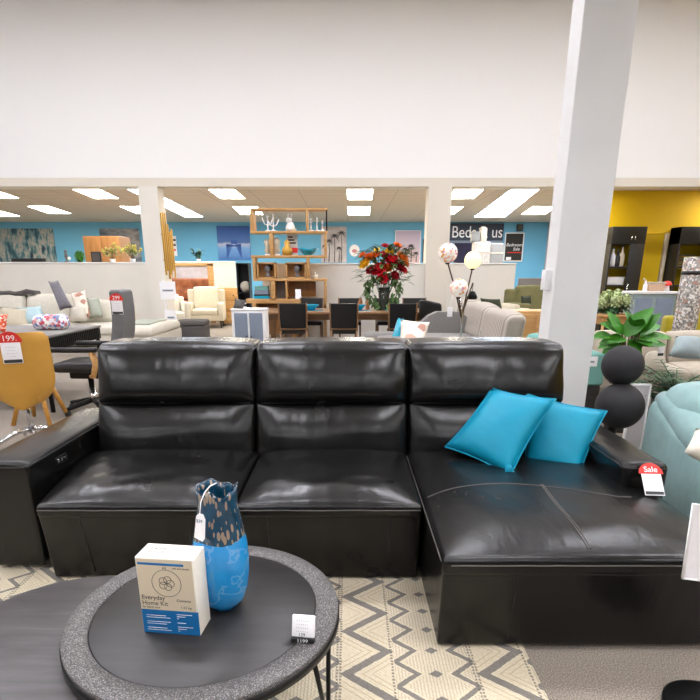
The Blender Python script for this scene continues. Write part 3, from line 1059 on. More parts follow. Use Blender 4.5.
# poster
oo = origin(514, 261, PY)
o = thing('poster', 'black framed poster with white writing and a red line beside the navy sign', 'poster', oo)
pbox(MB(oo), 504.4, 523.4, 232.6, 261.5, PY - .02, .05).build('frame', 'white', o)
pbox(MB(oo), 505.4, 522.4, 233.6, 260.5, PY - .03, .02).build('sheet', 'black', o)
c_ = at(514, 245, PY) - oo
text('Bedroom', .165, 'paper', o, (c_.x, -.035, c_.z), shear=.2)
c_ = at(516, 249.2, PY) - oo
text('Sale', .165, 'paper', o, (c_.x, -.035, c_.z), shear=.2)
pbox(MB(oo), 507.5, 521.5, 252, 252.9, PY - .036, .008).build('red_line', 'red', o)
pbox(MB(oo), 506, 511, 257, 260, PY - .036, .008).build('white_mark', 'paper', o)
# wall speaker
oo = origin(520, 231, PY)
o = thing('wall_speaker', 'small black speaker on the blue wall above the black poster', 'speaker', oo)
pbox(MB(oo), 517.5, 523.5, 224, 231, PY - .15, .18, .03).build('housing', 'black', o)
pbox(MB(oo), 518.4, 522.6, 225, 230, PY - .16, .02).build('grille', 'dgrey', o)
# small wall notices
for (a, b, c, d, lab) in ((171.5, 176.5, 236, 256, 'narrow white notice with red lettering beside the gold slats'),):
    oo = origin((a + b) / 2, d, PY)
    o = thing('wall_notice', lab, 'notice', oo)
    pbox(MB(oo), a, b, c, d, PY, .02).build('sheet', 'paper', o)
    for k in range(3): pbox(MB(oo), a + .8, b - .8, c + 3 + 5 * k, c + 5 + 5 * k, PY - .008, .008).build('print_line', 'red' if k == 2 else 'ink', o)
oo = origin(356, 262, PY)
o = thing('wall_notice', 'white round notice with a red mark on the blue wall near the flowers', 'notice', oo)
m_ = MB(oo); c_ = at(354.5, 250.5, PY)
m_.prism([(c_.x + .2 * math.cos(k * .314), c_.z + .22 * math.sin(k * .314)) for k in range(20)], 'y', PY - .01, PY + .02)
m_.build('sheet', 'paper', o)
m_ = MB(oo); m_.prism([(c_.x + .1 * math.cos(k * .628), c_.z - .02 + .07 * math.sin(k * .628)) for k in range(10)], 'y', PY - .018, PY - .009)
m_.build('red_mark', mat('faded_red', '#c98a90', .6), o)
# white door outlines: tall cream mattresses standing behind the half wall
M['mattress'] = blotches('mattress_ticking', [(.4, lin('#a39b94')), (.6, lin('#c2bab1'))], 5, .9, (6, 1, 1))
for i, (a, b, c, lab) in enumerate(((471.5, 488.5, 241.5, 'pale upright mattress behind the half wall, under the navy sign'), (489.5, 502, 243, 'grey upright mattress behind the half wall, beside the black poster'))):
    Y = 17.5 + i * .6
    oo = origin((a + b) / 2, 300, Y, 0)
    p = at(a, c, Y); x0, x1 = px_x(a, Y), px_x(b, Y)
    o = thing('mattress', lab, 'mattress', oo, 0, 'mattresses standing behind the half wall')
    MB(oo).rbox(x0, x1, Y, Y + .25, 0, p.z, .05, 2).build('body', 'mattress' if i == 0 else 'mgrey', o)
    MB(oo).rbox(x0 - .01, x1 + .01, Y - .01, Y + .26, p.z * .86, p.z * .88, .012, 2).build('border', 'beige', o)
for a, b, c, m, lab in ((472, 480, 231.5, 'mgrey', 'grey lidded box standing on the pale upright mattress'), (481, 487, 227.5, 'beige', 'white tall box standing on the pale upright mattress')):
    Y = 17.52; oo = origin((a + b) / 2, 241.5, Y)
    o = thing('storage_box', lab, 'box', oo, 0, 'boxes in front of the navy sign')
    pbox(MB(oo), a, b, c + 1, 241.5, Y, .22, .01).build('body', m, o)
    pbox(MB(oo), a - .3, b + .3, c, c + 1.6, Y - .01, .24, .01).build('lid', m, o)

# ---- tan wardrobe, behind the left half wall
M['tan'] = wood('tan_wood', '#875b30', '#9b6d3d', .5, (20, 20, 2))
Y = 15.5; x0, x1 = px_x(84.5, Y, 2), px_x(121, Y, 2); oo = Vector(((x0 + x1) / 2, Y, 0)); zt = at(90, 236, Y).z
o = thing('wardrobe', 'tan wooden wardrobe standing behind the half wall on the blue wall side', 'wardrobe', oo)
MB(oo).rbox(x0, x1, Y, Y + .75, 0, zt, .012).build('carcass', 'tan', o)
for k in range(2):
    xm_ = (x0 + x1) / 2
    d_ = MB(oo).rbox((x0, xm_ + .004)[k] + .01, (xm_ - .004, x1)[k] - .01, Y - .02, Y + .005, .06, zt - .02, .006).build('door', 'tan', o)
    MB(oo).cyl((xm_ + (-.05, .05)[k], Y - .035, 1.0), (xm_ + (-.05, .05)[k], Y - .035, 1.2), .01).build('handle', 'black_metal', d_)

# ---- ledge ornaments on the left half wall
LZ = at(50, 262, BY).z + .001
LY = BY + .17


def ledge_origin(px): return Vector((px_x(px, LY, LZ), LY, LZ))


oo = ledge_origin(29)
o = thing('black_tray', 'long low black tray on top of the half wall under the abstract canvas', 'tray', oo)
w_ = (px_x(43.5, LY) - px_x(13, LY)) / 2
MB().rbox(-w_, w_, -.06, .06, 0, .03, .01).build('base', 'black', o)
MB().rbox(-w_ - .01, w_ + .01, -.065, -.045, 0, .08, .01).rbox(-w_ - .01, w_ + .01, .045, .065, 0, .08, .01).build('side', 'black', o)
oo = ledge_origin(67)
o = thing('figurine', 'small dark figurine on top of the half wall', 'figurine', oo)
MB().lathe([(0, 0), (.05, 0), (.05, .02), (.02, .03), (.025, .08), (.04, .12), (.035, .17), (.015, .19), (.028, .21), (.03, .24), (.0, .265)], seg=16).build('body', 'ogrey', o)
MB().sphere((.06, 0, .08), .035).build('ball', 'white', o)
oo = ledge_origin(80.5)
o = thing('topiary_ball', 'round green topiary ball on top of the half wall', 'plant', oo)


def leaf(mb, base, d, up, L, W, droop=.3, n=5, fold=.15):
    base = Vector(base); d = Vector(d).normalized(); up = Vector(up)
    sd = d.cross(up)
    sd = sd.normalized() if sd.length > 1e-4 else d.orthogonal().normalized()
    up = sd.cross(d).normalized()

    def fn(a, b):
        v_ = 2 * b - 1
        wd = W * math.sin(math.pi * min(1, .06 + .94 * a ** .8)) ** .8
        return base + d * (a * L) + sd * (v_ * wd / 2) + up * (-droop * L * a * a + fold * wd * abs(v_))
    mb.grid(fn, n, 2)


def leafball(c, r, n, L, W, seed):
    rnd = random.Random(seed); m_ = MB()
    m_.sphere(c, r * .8, 12, 8)
    for i in range(n):
        z = 1 - 2 * (i + .5) / n; a = i * 2.39996
        d = Vector((math.sqrt(1 - z * z) * math.cos(a), math.sqrt(1 - z * z) * math.sin(a), z))
        dd = d + Vector((rnd.uniform(-.6, .6), rnd.uniform(-.6, .6), rnd.uniform(-.6, .6)))
        leaf(m_, Vector(c) + d * r * .75, dd, (0, 0, 1), L, W, .1, 3)
    return m_


leafball((0, 0, .12), .11, 120, .06, .03, 3).build('foliage', 'green', o)
MB().lathe([(0, 0), (.05, 0), (.06, .05), (.0, .05)], seg=16).build('pot', 'black', o)
oo = ledge_origin(97)
o = thing('photo_frame', 'small dark picture frame standing on the half wall before the tan wardrobe', 'picture frame', oo)
MB().rbox(-.11, .11, -.02, .02, 0, .22, .008).build('frame', 'black', o)
MB().box(-.085, .085, -.024, -.019, .025, .195).build('picture', 'dgrey', o)
# flowering plants on the ledge
M['yellow_bloom'] = mat('yellow_bloom', '#d9cf6a', .7, var=.2, scale=30)


def spray(name, loc, w, h, n, label, mleaf, mbloom=None, cat='plant', seed=1, L=.1, W=.035, pot=True, dx=0):
    rnd = random.Random(seed)
    o = thing(name, label, cat, loc)
    st_ = MB(); lf = MB(); bl = MB()
    for i in range(n):
        tx, ty = rnd.uniform(-w, w) + dx, rnd.uniform(-w * .4, w * .4); tz = h * rnd.uniform(.55, 1)
        pts = [Vector((0, 0, .04)), Vector((tx * .4, ty * .4, tz * .6)), Vector((tx, ty, tz))]
        st_.tube(pts, .004, 5)
        for k in range(7):
            f_ = rnd.uniform(.3, 1); p = pts[1].lerp(pts[2], (f_ - .3) / .7)
            leaf(lf, p, (rnd.uniform(-1, 1), rnd.uniform(-1, 1), rnd.uniform(-.2, .8)), (0, 0, 1), L * rnd.uniform(.7, 1.2), W, .3, 3)
        if mbloom:
            for k in range(3):
                bl.sphere(pts[2] + Vector((rnd.uniform(-.05, .05), rnd.uniform(-.04, .04), rnd.uniform(-.03, .04))), rnd.uniform(.018, .03), 7, 5)
    st_.build('stem', 'stem', o); f_ = lf.build('foliage', mleaf, o)
    if mbloom: b_ = bl.build('blossom', mbloom, o); b_['kind'] = 'stuff'
    if pot: MB().lathe([(0, 0), (.05, 0), (.065, .07), (.058, .07), (.05, .02), (0, .02)], seg=16).build('pot', 'white', o)
    return o


spray('flowering_plant', ledge_origin(113), .19, .36, 12, 'yellow flowering plant on the half wall in front of the wardrobe', 'green3', 'yellow_bloom', seed=2)
spray('flowering_plant', ledge_origin(133), .18, .36, 12, 'yellow flowering plant on the half wall beside the column with gold slats', 'green3', 'yellow_bloom', seed=5)
# dark little plant on the far half wall
fz = at(200, 261.5, FY).z + .001
spray('potted_plant', Vector((px_x(199, FY + .07, fz), FY + .07, fz)), .2, .36, 9, 'small dark potted plant on top of the far half wall beside the blue seascape', 'green2', seed=9, L=.16, W=.06)

# ---- gold slatted wall art hanging on the column
gx = LCOL[1] + .012
o = thing('slatted_wall_art', 'tall gold slatted wall art hanging on the side of the column', 'wall art', (gx, BY + .3, 0))
g_ = []
ztop, zbot = at(166, 210, BY + .4).z, at(176, 275, BY + .6).z
for i in range(6):
    y = BY - .03 + .125 * i - (BY + .3)
    MB().rbox(.0, .03, y, y + .055, zbot + .1 * math.sin(i * 2.1), ztop - .22 * i * .4 - .1 * math.cos(i * 1.7), .006).build('slat', 'gold', o)
for z in (zbot + .3, ztop - .55): MB().box(-.012, .004, -.34, .38, z, z + .03).build('rail', 'gold', o)

# ---- sign stand before the left column
oo = origin(168, 330, 11.75, 0)
o = thing('sign_stand', 'thin stand holding two white notices beside the left column', 'sign', oo)
MB().lathe([(0, 0), (.15, 0), (.15, .015), (0, .02)], seg=20).build('base', 'white', o)
MB().cyl((0, 0, .01), (0, 0, 1.3), .012).build('pole', 'col_paint', o)
for (a, b, c, d) in ((160, 175.5, 281.5, 299.5), (165, 176.5, 310, 325)):
    b_ = pbox(MB(oo), a, b, c, d, 11.71, .02).build('notice', 'paper', o)
    q = pbox(MB(oo), a + 2.5, b - 2.5, (c + d) / 2 - .8, (c + d) / 2 + .8, 11.702, .008).build('print_line', 'slate', b_)

# ================================================================ BUILDERS FOR THE FURNITURE BEHIND
def legs4(o, w, d, h, r=.02, m='black_wood', splay=0., y0=0., taper=.75):
    for sx in (-1, 1):
        for sy in (-1, 1):
            MB().cyl((sx * (w / 2 + splay), y0 + sy * (d / 2 + splay), 0), (sx * w / 2, y0 + sy * d / 2, h), r * taper, r, 10).build('leg', m, o)


def couch(name, label, cat, loc, rz, W, D, m, seats=2, sh=.45, bh=.85, arm=.16, ah=.62, legm='black_wood', group=None, cushm=None, lean=.16, lh=.1):
    """upholstered sofa facing -y in its own space; back at +y"""
    o = thing(name, label, cat, loc, rz, group)
    cm = cushm or m
    MB().rbox(-W / 2, W / 2, -D / 2, D / 2, lh, sh - .14, .03, 2).build('base', m, o)
    for s in (-1, 1):
        a, b = sorted((s * W / 2, s * (W / 2 - arm)))
        MB().rbox(a, b, -D / 2, D / 2, lh, ah, .05, 3, 2).build('armrest', m, o)
    MB().rbox(-W / 2, W / 2, D / 2 - .18, D / 2, lh, bh - .06, .05, 3).build('back_frame', m, o)
    iw = (W - 2 * arm) / seats
    for k in range(seats):
        xa = -W / 2 + arm + k * iw
        MB().rbox(xa + .005, xa + iw - .005, -D / 2 - .01, D / 2 - .16, sh - .15, sh, .04, 3, 6, crown(.03)).build('seat_cushion', cm, o)

        def df(p, u): return (p.x, p.y + (p.z - sh) * lean - (.05 * (1 - u.x ** 4) * (1 - u.z ** 2) if u.y < 0 else 0), p.z + .02 * (1 - u.x ** 2) * (u.z > 0))
        MB().rbox(xa + .005, xa + iw - .005, D / 2 - .34, D / 2 - .16, sh - .02, bh, .05, 3, 6, df).build('back_cushion', cm, o)
    legs4(o, W - .2, D - .2, lh + .02, .022, legm)
    return o


# ================================================================ DINING SET
DY = 10.7


def xat(px, Y, z=.9): return px_x(px, Y, z)


o = thing('dining_table', 'long brown wooden dining table laid with turquoise bowls, flowers on it', 'table', ((xat(263, DY, .75) + xat(429, DY, .75)) / 2, DY, 0))
tw = (xat(429, DY, .75) - xat(263, DY, .75)) / 2
MB().rbox(-tw, tw, -.62, .62, .705, .75, .008, 2).build('tabletop', 'walnut', o)
for sx in (-1, 1):
    for sy in (-1, 1):
        MB().rbox(sx * (tw - .12) - .05, sx * (tw - .12) + .05, sy * .5 - .05, sy * .5 + .05, 0, .70, .008).build('leg', 'walnut', o)
MB().rbox(-tw + .1, tw - .1, -.52, -.49, .6, .70, .004).rbox(-tw + .1, tw - .1, .49, .52, .6, .70, .004).build('apron', 'walnut', o)


def dining_chair(label, loc, rz, group='black leather dining chairs'):
    o = thing('dining_chair', label, 'chair', loc, rz, group)
    MB().rbox(-.235, .235, -.22, .24, .40, .475, .03, 3, 4, crown(.015)).build('seat', 'leather2', o)

    def df(p, u): return (p.x * (1 + .06 * (p.z - .5)), p.y - (p.z - .5) * .14 - .02 * (1 - u.x ** 2), p.z)
    MB().rbox(-.225, .225, -.245, -.20, .50, .93, .018, 3, 5, df).build('backrest', 'leather2', o)
    f_ = MB()
    for s in (-1, 1):
        f_.rbox(s * .237 - .012, s * .237 + .012, -.245, -.205, .46, .94, .006, 1, 4, lambda p, u: (p.x * (1 + .06 * (p.z - .5)), p.y - (p.z - .5) * .14, p.z))
    f_.rbox(-.237, .237, -.245, -.205, .475, .50, .006, 1)
    b_ = f_.build('back_frame', 'walnut', o)
    for sx in (-1, 1):
        MB().cyl((sx * .21, .2, 0), (sx * .21, .2, .41), .015, .02, 8).build('leg', 'walnut', o)
        MB().cyl((sx * .225, -.26, 0), (sx * .225, -.22, .46), .015, .02, 8).build('leg', 'walnut', o)
    return o


dc = dining_chair('black dining chair with its back to the sofa, under the bookcase end of the table', (xat(294, 9.85), 9.85, 0), 0)
dup(dc, (xat(344, 9.85), 9.85, 0), 0, 'black dining chair with its back to the sofa, between the two others of its row')
dup(dc, (xat(401.5, 9.85), 9.85, 0), 0, 'black dining chair with its back to the sofa, right below the vase of flowers')
dup(dc, (xat(311, 11.55), 11.55, 0), R(180), 'black dining chair on the far side of the table, before the bookcase')
dup(dc, (xat(350, 11.55), 11.55, 0), R(180), 'black dining chair on the far side of the table, behind the small bottles')
dup(dc, (xat(388, 11.55), 11.55, 0), R(180), 'black dining chair on the far side of the table, behind the flower vase')
dup(dc, (xat(416, 11.55), 11.55, 0), R(180), 'black dining chair on the far side of the table, nearest the middle column')
# head chair: wide curved back
o = thing('armchair', 'dark leather tub chair at the end of the dining table, before the middle column', 'chair', (xat(441, 9.9), 9.9, 0), R(-68))


def tub(p, u): return (p.x, p.y - .16 * (1 - u.x ** 2) - (p.z - .45) * .1, p.z + .05 * (1 - u.x ** 2))


MB().rbox(-.3, .3, -.22, .3, .3, .46, .04, 3).build('seat', 'leather2', o)
MB().rbox(-.33, .33, -.2, -.12, .36, .93, .035, 3, 8, tub).build('backrest', 'leather2', o)
legs4(o, .46, .42, .3, .02, 'walnut', .03)
# table setting
for px, lab in ((311, 'turquoise bowl on the dining table near the bookcase'), (358, 'turquoise bowl on the dining table beside the small bottles'), (396.5, 'turquoise bowl on the dining table right of the flower vase')):
    x = xat(px, DY - .1, .75)
    single(MB().rbox(-.24, .24, -.17, .17, 0, .006, .003, 1), 'placemat', 'tealgl', lab.replace('bowl', 'placemat lying under the bowl'), 'placemat', (x, DY - .1, .751), 0, 'turquoise placemats')
    single(MB().lathe([(0, .004), (.06, 0), (.07, .006), (.13, .07), (.16, .10), (.153, .10), (.12, .068), (.06, .02), (0, .018)], seg=28), 'bowl', 'tealgl', lab, 'bowl', (x, DY - .1, .758), 0, 'turquoise bowls')
M['amber'] = mat('amber_bottle', '#c98a63', .3)
for px, lab in ((360.5, 'small amber bottle on the table, first from the bookcase'), (367.5, 'small amber bottle on the table, nearer the flower vase')):
    o = thing('bottle', lab, 'bottle', (xat(px, DY + .3, .8), DY + .3, .751), 0, 'small amber bottles')
    MB().lathe([(0, 0), (.04, 0), (.042, .01), (.042, .15), (.02, .2), (.018, .22), (0, .22)], seg=16).build('body', 'amber', o)
    MB().cyl((0, 0, .22), (0, 0, .25), .022).build('cap', 'white', o)
# flowers
M['vglass'] = mat('smoky_glass', '#6d7468', .1)
M['vglass'].node_tree.nodes['Principled BSDF'].inputs['Transmission Weight'].default_value = .7
vx = xat(384, DY, 1)
o = thing('flower_vase', 'tall clear glass vase holding red and orange flowers on the dining table', 'vase', (vx, DY, .751))
MB().lathe([(0, .0), (.11, 0), (.12, .02), (.10, .2), (.12, .42), (.112, .42), (.092, .2), (.1, .03), (0, .03)], seg=24).build('body', 'vglass', o)
o = thing('flower_bouquet', 'big bouquet of red, orange and yellow flowers with trailing leaves', 'flowers', (vx, DY, .79))
for n_, c_ in (('bred', '#dd1f33'), ('borange', '#e5761c'), ('byellow', '#f5bf2a'), ('bwine', '#b3152c')): M[n_] = mat('petal_' + n_, c_, .6, var=.2, scale=30)
st_ = MB()


def bloom(px, py, r, m, Y=DY - .12, n=18):
    c = at(px, py, Y) - Vector((vx, DY, .79))
    m_ = MB(c); rnd = random.Random(int(px * 7 + py))
    out = Vector((c.x, -.35, (c.z - .35) * .8)).normalized()
    a_ = out.orthogonal().normalized(); b_ = out.cross(a_)
    for ring, (el, q) in enumerate(((.25, 9), (.65, 7), (1.1, 5))):
        for k in range(q):
            g = 2 * math.pi * (k + .5 * ring) / q + rnd.uniform(-.2, .2)
            d = (a_ * math.cos(g) + b_ * math.sin(g)) * math.cos(el) + out * math.sin(el)
            leaf(m_, c, d, out, r * (1 - .15 * ring), r * .85, -.15, 4)
    m_.sphere(c + out * r * .25, r * .28, 8, 6)
    b = m_.build('bloom', m, o); b.location = c
    st_.tube([c, c * .45 + Vector((0, 0, .1)), Vector((0, 0, -.02))], .006, 5)


for px, py, r, m in ((379, 271, .16, 'bred'), (391, 262.5, .17, 'bred'), (398, 268, .13, 'bwine'), (383, 279, .12, 'bred'), (373, 258, .13, 'borange'), (401, 259, .14, 'borange'),
                     (366, 265, .13, 'byellow'), (395, 266, .09, 'byellow'), (389, 253, .10, 'byellow'), (397, 246.5, .09, 'borange'), (368, 257, .08, 'borange'), (404, 264, .10, 'borange'), (383, 256, .10, 'bwine'), (377, 251, .07, 'byellow'), (403, 271, .09, 'bred'), (371, 271, .10, 'bwine'), (387, 269, .12, 'borange'), (363, 256, .08, 'borange'), (385, 247, .08, 'bwine'), (394, 276, .10, 'bwine')):
    bloom(px, py, r * 1.12, m)
st_.build('stem', 'green2', o)
lf = MB(); rnd = random.Random(4); off = Vector((vx, DY, .79))
for i in range(330):
    a = rnd.uniform(0, 6.28); rr = rnd.uniform(.05, .50)
    c = Vector((rr * math.cos(a), rr * .6 * math.sin(a), .72 + .45 * math.sin(rnd.uniform(-.9, 1.3)) * (1 - rr * .6)))
    leaf(lf, c, (math.cos(a), math.sin(a) * .6, rnd.uniform(-.1, .9)), (0, 0, 1), rnd.uniform(.12, .22), .06, .4, 4)
for s, n in ((-1, 80), (1, 70)):
    for i in range(n):
        f_ = i / n
        c = Vector((s * (.16 + .13 * math.sin(f_ * 4) + rnd.uniform(-.07, .07)) - .03, -.1 + rnd.uniform(-.06, .06), .60 - .62 * f_ + rnd.uniform(-.04, .04)))
        leaf(lf, c, (rnd.uniform(-1, 1), rnd.uniform(-1, .2), -.8), (0, 0, 1), rnd.uniform(.08, .14), .06, .2, 4)
M['bouquet_leaf'] = mat('bouquet_leaf', '#4d6b35', .6, var=.35, scale=20)
lf.build('foliage', 'bouquet_leaf', o)

# ================================================================ BOOKCASE
KY, KD = 12.0, .32
oo = origin(289, 330, KY, 0)
o = thing('bookcase', 'tall open oak bookcase of staggered boxes behind the dining table', 'bookcase', oo)


def board(part, px0, px1, py0, py1, m='oak', d=KD, dy=0):
    a = at(px0, py1, KY); b = at(px1, py0, KY)
    zm = (a.z + b.z) / 2
    MB(oo).rbox(px_x(px0, KY, zm), px_x(px1, KY, zm), KY + dy, KY + dy + d, a.z, b.z, .006, 1).build(part, m, o)


board('shelf', 250, 327.5, 208, 210.2); board('shelf', 250, 327.5, 231, 233.4); board('shelf', 250.5, 327, 255.3, 257.8)
board('shelf', 253, 327, 278.5, 281)
board('side_panel', 250, 253.8, 210.2, 231); board('side_panel', 305.8, 307.8, 210.2, 231); board('side_panel', 325.8, 327.3, 210, 231, 'black_metal', .02)
board('side_panel', 269.5, 273, 233.4, 255.3); board('side_panel', 324, 326.5, 233.4, 255.3)
board('side_panel', 252.5, 255.5, 257.8, 278.5); board('side_panel', 306.3, 309, 257.8, 278.5)
board('side_panel', 271, 275, 281, 301); board('side_panel', 324, 326.5, 281, 305); board('side_panel', 285.5, 287.5, 281, 301)
board('back_panel', 287, 315, 281.5, 297, 'tan', .02, KD - .02); board('back_panel', 275, 285.5, 281, 300, 'mgrey', .02, KD - .02)
board('base', 246, 300, 299, 303.5); board('side_panel', 253, 257, 303.5, 338); board('side_panel', 292, 296, 303.5, 338); board('back_panel', 257, 292, 304, 336, 'tan', .02, KD - .02)
board('side_panel', 324, 326.5, 305, 340); board('base', 296, 326.5, 305, 308)


def on_shelf(px, py, dy=.12): return at(px, py, KY + dy)


def cube_shelf(px0, px1, py0, py1, lab):
    c0 = at((px0 + px1) / 2, py1, KY + .02)
    a = at(px0, py1, KY + .02); b = at(px1, py0, KY + .02)
    w_, h_ = (b.x - a.x) / 2, b.z - a.z
    q = thing('display_box', lab, 'box', Vector((c0.x, KY + .02, SHZ)), 0, 'oak display boxes in the bookcase')
    for part, r_ in (('side_panel', (-w_, -w_ + .03, 0, .26, 0, h_)), ('side_panel', (w_ - .03, w_, 0, .26, 0, h_)), ('top_panel', (-w_, w_, 0, .26, h_ - .03, h_)), ('bottom_panel', (-w_, w_, 0, .26, 0, .03)), ('back_panel', (-w_ + .02, w_ - .02, .24, .26, .02, h_ - .02))):
        MB().box(*r_).build(part, 'oak', q)
    hd = thing('head_ornament', 'dark head shaped ornament inside the ' + lab.split(' on ')[0], 'ornament', Vector((c0.x + .02, KY + .12, SHZ + .031)), 0, 'dark head ornaments in the oak boxes')
    h2 = h_ * .78
    b_ = MB().lathe([(0, 0), (.06, 0), (.065, .02), (.035, .05), (.032, .13), (.0, .16)], seg=14)
    b_.sphere((0, 0, h2 * .66), h2 * .3, 14, 10, (.8, .95, 1.15)); b_.sphere((-h2 * .24, -.02, h2 * .6), h2 * .06, 8, 6)
    b_.build('head', 'ogrey', hd)
    MB().sphere((.03, .02, h2 * .74), h2 * .3, 14, 10, (.95, .95, .9)).build('hair', 'black', hd)


SHZ = at(290, 278.5, KY).z
cube_shelf(257.5, 275.5, 262.3, 278.5, 'oak display box nearer the black shelf on the third tier')
cube_shelf(286, 306, 262.3, 278.5, 'oak display box nearer the palm picture on the third tier')
# ornaments
z1, z2, z3 = at(290, 231, KY).z + .001, at(290, 255.3, KY).z + .001, SHZ + .001


def sx(px, z): return px_x(px, KY + .14, z)


r_ = thing('rabbit_figurine', 'white sitting rabbit figurine with tall ears on the top tier of the bookcase', 'figurine', (sx(290.5, z1), KY + .14, z1))
b_ = MB(); b_.lathe([(0, 0), (.085, 0), (.1, .05), (.085, .12), (.05, .18), (0, .2)], seg=18); b_.sphere((-.02, -.03, .215), .058, 14, 10, (1.1, 1, .95)); b_.sphere((.095, .02, .04), .032)
b_.build('body', 'white', r_)
for s in (-.035, .025): MB().sphere((s, -.01, .31), .065, 10, 8, (.28, .2, 1)).build('ear', 'white', r_)


def candlestick(px, z, h, lab, arms=0, grp='white candlesticks'):
    q = thing('candlestick', lab, 'candlestick', (sx(px, z), KY + .14, z), 0, grp)
    MB().lathe([(0, 0), (.06, 0), (.055, .015), (.012, .04), (.012, h * .7), (.03, h * .72), (.028, h * .76), (0, h * .76)], seg=14).build('base', 'white', q)
    for k in range(arms):
        s = -1 if k % 2 else 1; hh = h * (.55 + .15 * (k // 2))
        MB().tube([(0, 0, h * .3), (s * .07, 0, h * .38), (s * (.09 + .03 * (k // 2)), 0, hh)], .011, 6).build('arm', 'white', q)
    MB().lathe([(.013, h * .75), (.012, h), (0, h + .01)], seg=10).build('candle', 'paper', q)


candlestick(268, z1, .40, 'white branched candle holder on the top tier, nearer the bookcase side', 4)
candlestick(273.5, z1, .34, 'white branched candle holder on the top tier, nearer the rabbit', 4)
candlestick(311, z1, .24, 'short white candlestick right beside the thin divider of the top tier')
candlestick(317, z1, .27, 'tallest white candlestick on the top tier right of the rabbit')
candlestick(322.5, z1, .22, 'short white candlestick at the open end of the top tier')
for px, h, lab in ((267.5, .33, 'white abstract figure on the second tier outside the post'), (277.5, .36, 'white abstract figure on the second tier inside the post')):
    q = thing('sculpture', lab, 'sculpture', (sx(px, z2), KY + .14, z2), 0, 'white abstract figures')
    MB().rbox(-.05, .05, -.04, .04, 0, .03, .006).build('base', 'paper', q)
    MB().lathe([(.01, .02), (.06, .08), (.045, .18), (.07, h * .8), (.03, h), (0, h)], seg=14).build('body', 'cream2', q)
q = thing('ornament_vase', 'ochre gourd shaped vase on the second tier of the bookcase', 'vase', (sx(287.5, z2), KY + .10, z2))
MB().lathe([(0, 0), (.09, 0), (.12, .06), (.1, .14), (.05, .19), (.06, .26), (.03, .3), (.022, .3), (.04, .26), (0, .25)], seg=20).build('body', 'gold', q)
MB().lathe([(.034, .298), (.034, .312), (.02, .312), (.02, .298)], seg=16).build('rim', 'oak', q)
q = thing('price_sign', 'white and red price sign standing between the second tier shelves', 'sign', (sx(291.5, z2), KY + .22, z2))
MB().rbox(-.1, .13, 0, .012, 0, .44, .003, 1).build('card', 'paper', q)
MB().box(-.06, .13, -.004, 0, .06, .16).build('red_panel', 'red', q)
for k in range(3): MB().box(-.07, .09 - .03 * k, -.004, 0, .24 + .06 * k, .27 + .06 * k).build('print_line', 'ink', q)
q = thing('bowl', 'wide turquoise glass bowl on the second tier of the bookcase', 'bowl', (sx(308, z2), KY + .15, z2))
MB().lathe([(0, 0), (.08, 0), (.085, .01), (.14, .06), (.21, .13), (.2, .135), (.13, .075), (.06, .03), (0, .03)], seg=28, wob=lambda i, g, r: (r, .02 * math.sin(2 * g) if i in (4, 5) else 0)).build('body', 'tealgl', q)
q = thing('candle_jar', 'small white candle jar on the third tier right of the oak boxes', 'jar', (sx(315.5, z3), KY + .12, z3))
MB().lathe([(0, 0), (.05, 0), (.055, .01), (.055, .08), (.05, .08), (.05, .06), (0, .06)], seg=18).build('jar', 'cream2', q)
MB().cyl((0, 0, .06), (0, 0, .12), .012).build('candle', 'paper', q)
# books and card low on the bookcase
bz = at(262, 299, KY).z + .001
for k, (w_, h_, m, lab) in enumerate(((.16, .09, 'tealgl', 'teal storage box at the bottom of the stack left of the bookcase post'), (.15, .09, 'slate', 'slate blue storage box in the middle of the stack left of the bookcase post'), (.14, .08, 'teal_fab', 'dull green storage box on top of the stack left of the bookcase post'))):
    q = thing('storage_box', lab, 'box', (sx(262, 1), KY + .15, bz + .092 * k), 0, 'stacked boxes beside the bookcase post')
    MB().rbox(-w_, w_, -.1, .1, 0, h_ * .7, .006).build('body', m, q)
    MB().rbox(-w_ - .005, w_ + .005, -.105, .105, h_ * .7, h_, .006).build('lid', 'black' if k == 0 else m, q)
q = thing('price_card', 'white folded price card on the low bookcase ledge before the brown panel', 'price card', (sx(298.5, 1), KY + .08, at(298, 299, KY).z + .001))
MB().prism([(-.07, 0), (.07, 0), (.07, .01), (.0, .2), (-.0, .2), (-.07, .01)], 'x', -.06, .06).build('card', 'paper', q)

# ================================================================ BEHIND THE OPENING: armchair, headboard, dresser, shelf
o = couch('armchair', 'cream upholstered armchair on dark feet in the opening right of the column', 'armchair', (xat(205, 15.3), 15.3, 0), R(8), 1.02, .85, 'cream2', 1, .50, 1.08, .17, .68, 'black_wood', lh=.2)
o = couch('armchair', 'plain ivory armchair half hidden behind the column, beside the cream one', 'armchair', (xat(172, 14.4), 14.3, 0), R(30), .75, .7, 'cream', 1, .48, .92, .14, .74, lh=.06)
HY = 16.6
oo = origin(190, 320, HY, 0)
o = thing('bed', 'wooden bed end with a grey inner panel against the far half wall', 'bed', oo)
x0, x1 = xat(168, HY, 1.6), xat(212.5, HY, 1.6); zt = at(190, 263.5, HY).z
MB(oo).rbox(x0, x0 + .1, HY, HY + .12, 0, zt, .01).build('post', 'oak', o); MB(oo).rbox(x1 - .16, x1, HY, HY + .12, 0, zt, .01).build('post', 'oak', o)
MB(oo).rbox(x0, x1, HY, HY + .12, zt - .07, zt + .01, .01).build('rail', 'oak', o)
MB(oo).box(x0 + .1, x1 - .16, HY + .04, HY + .08, .2, zt - .07).build('panel', 'greyprint', o)
M['rust'] = blotches('rust_leather', [(.3, lin('#6f3c1f')), (.55, lin('#96552f')), (.7, lin('#aa6f47'))], 4, .6)
oo = origin(190, 296, 16.2, 0)
o = thing('loveseat', 'rust brown buttoned loveseat in front of the wooden bed end', 'sofa', oo)
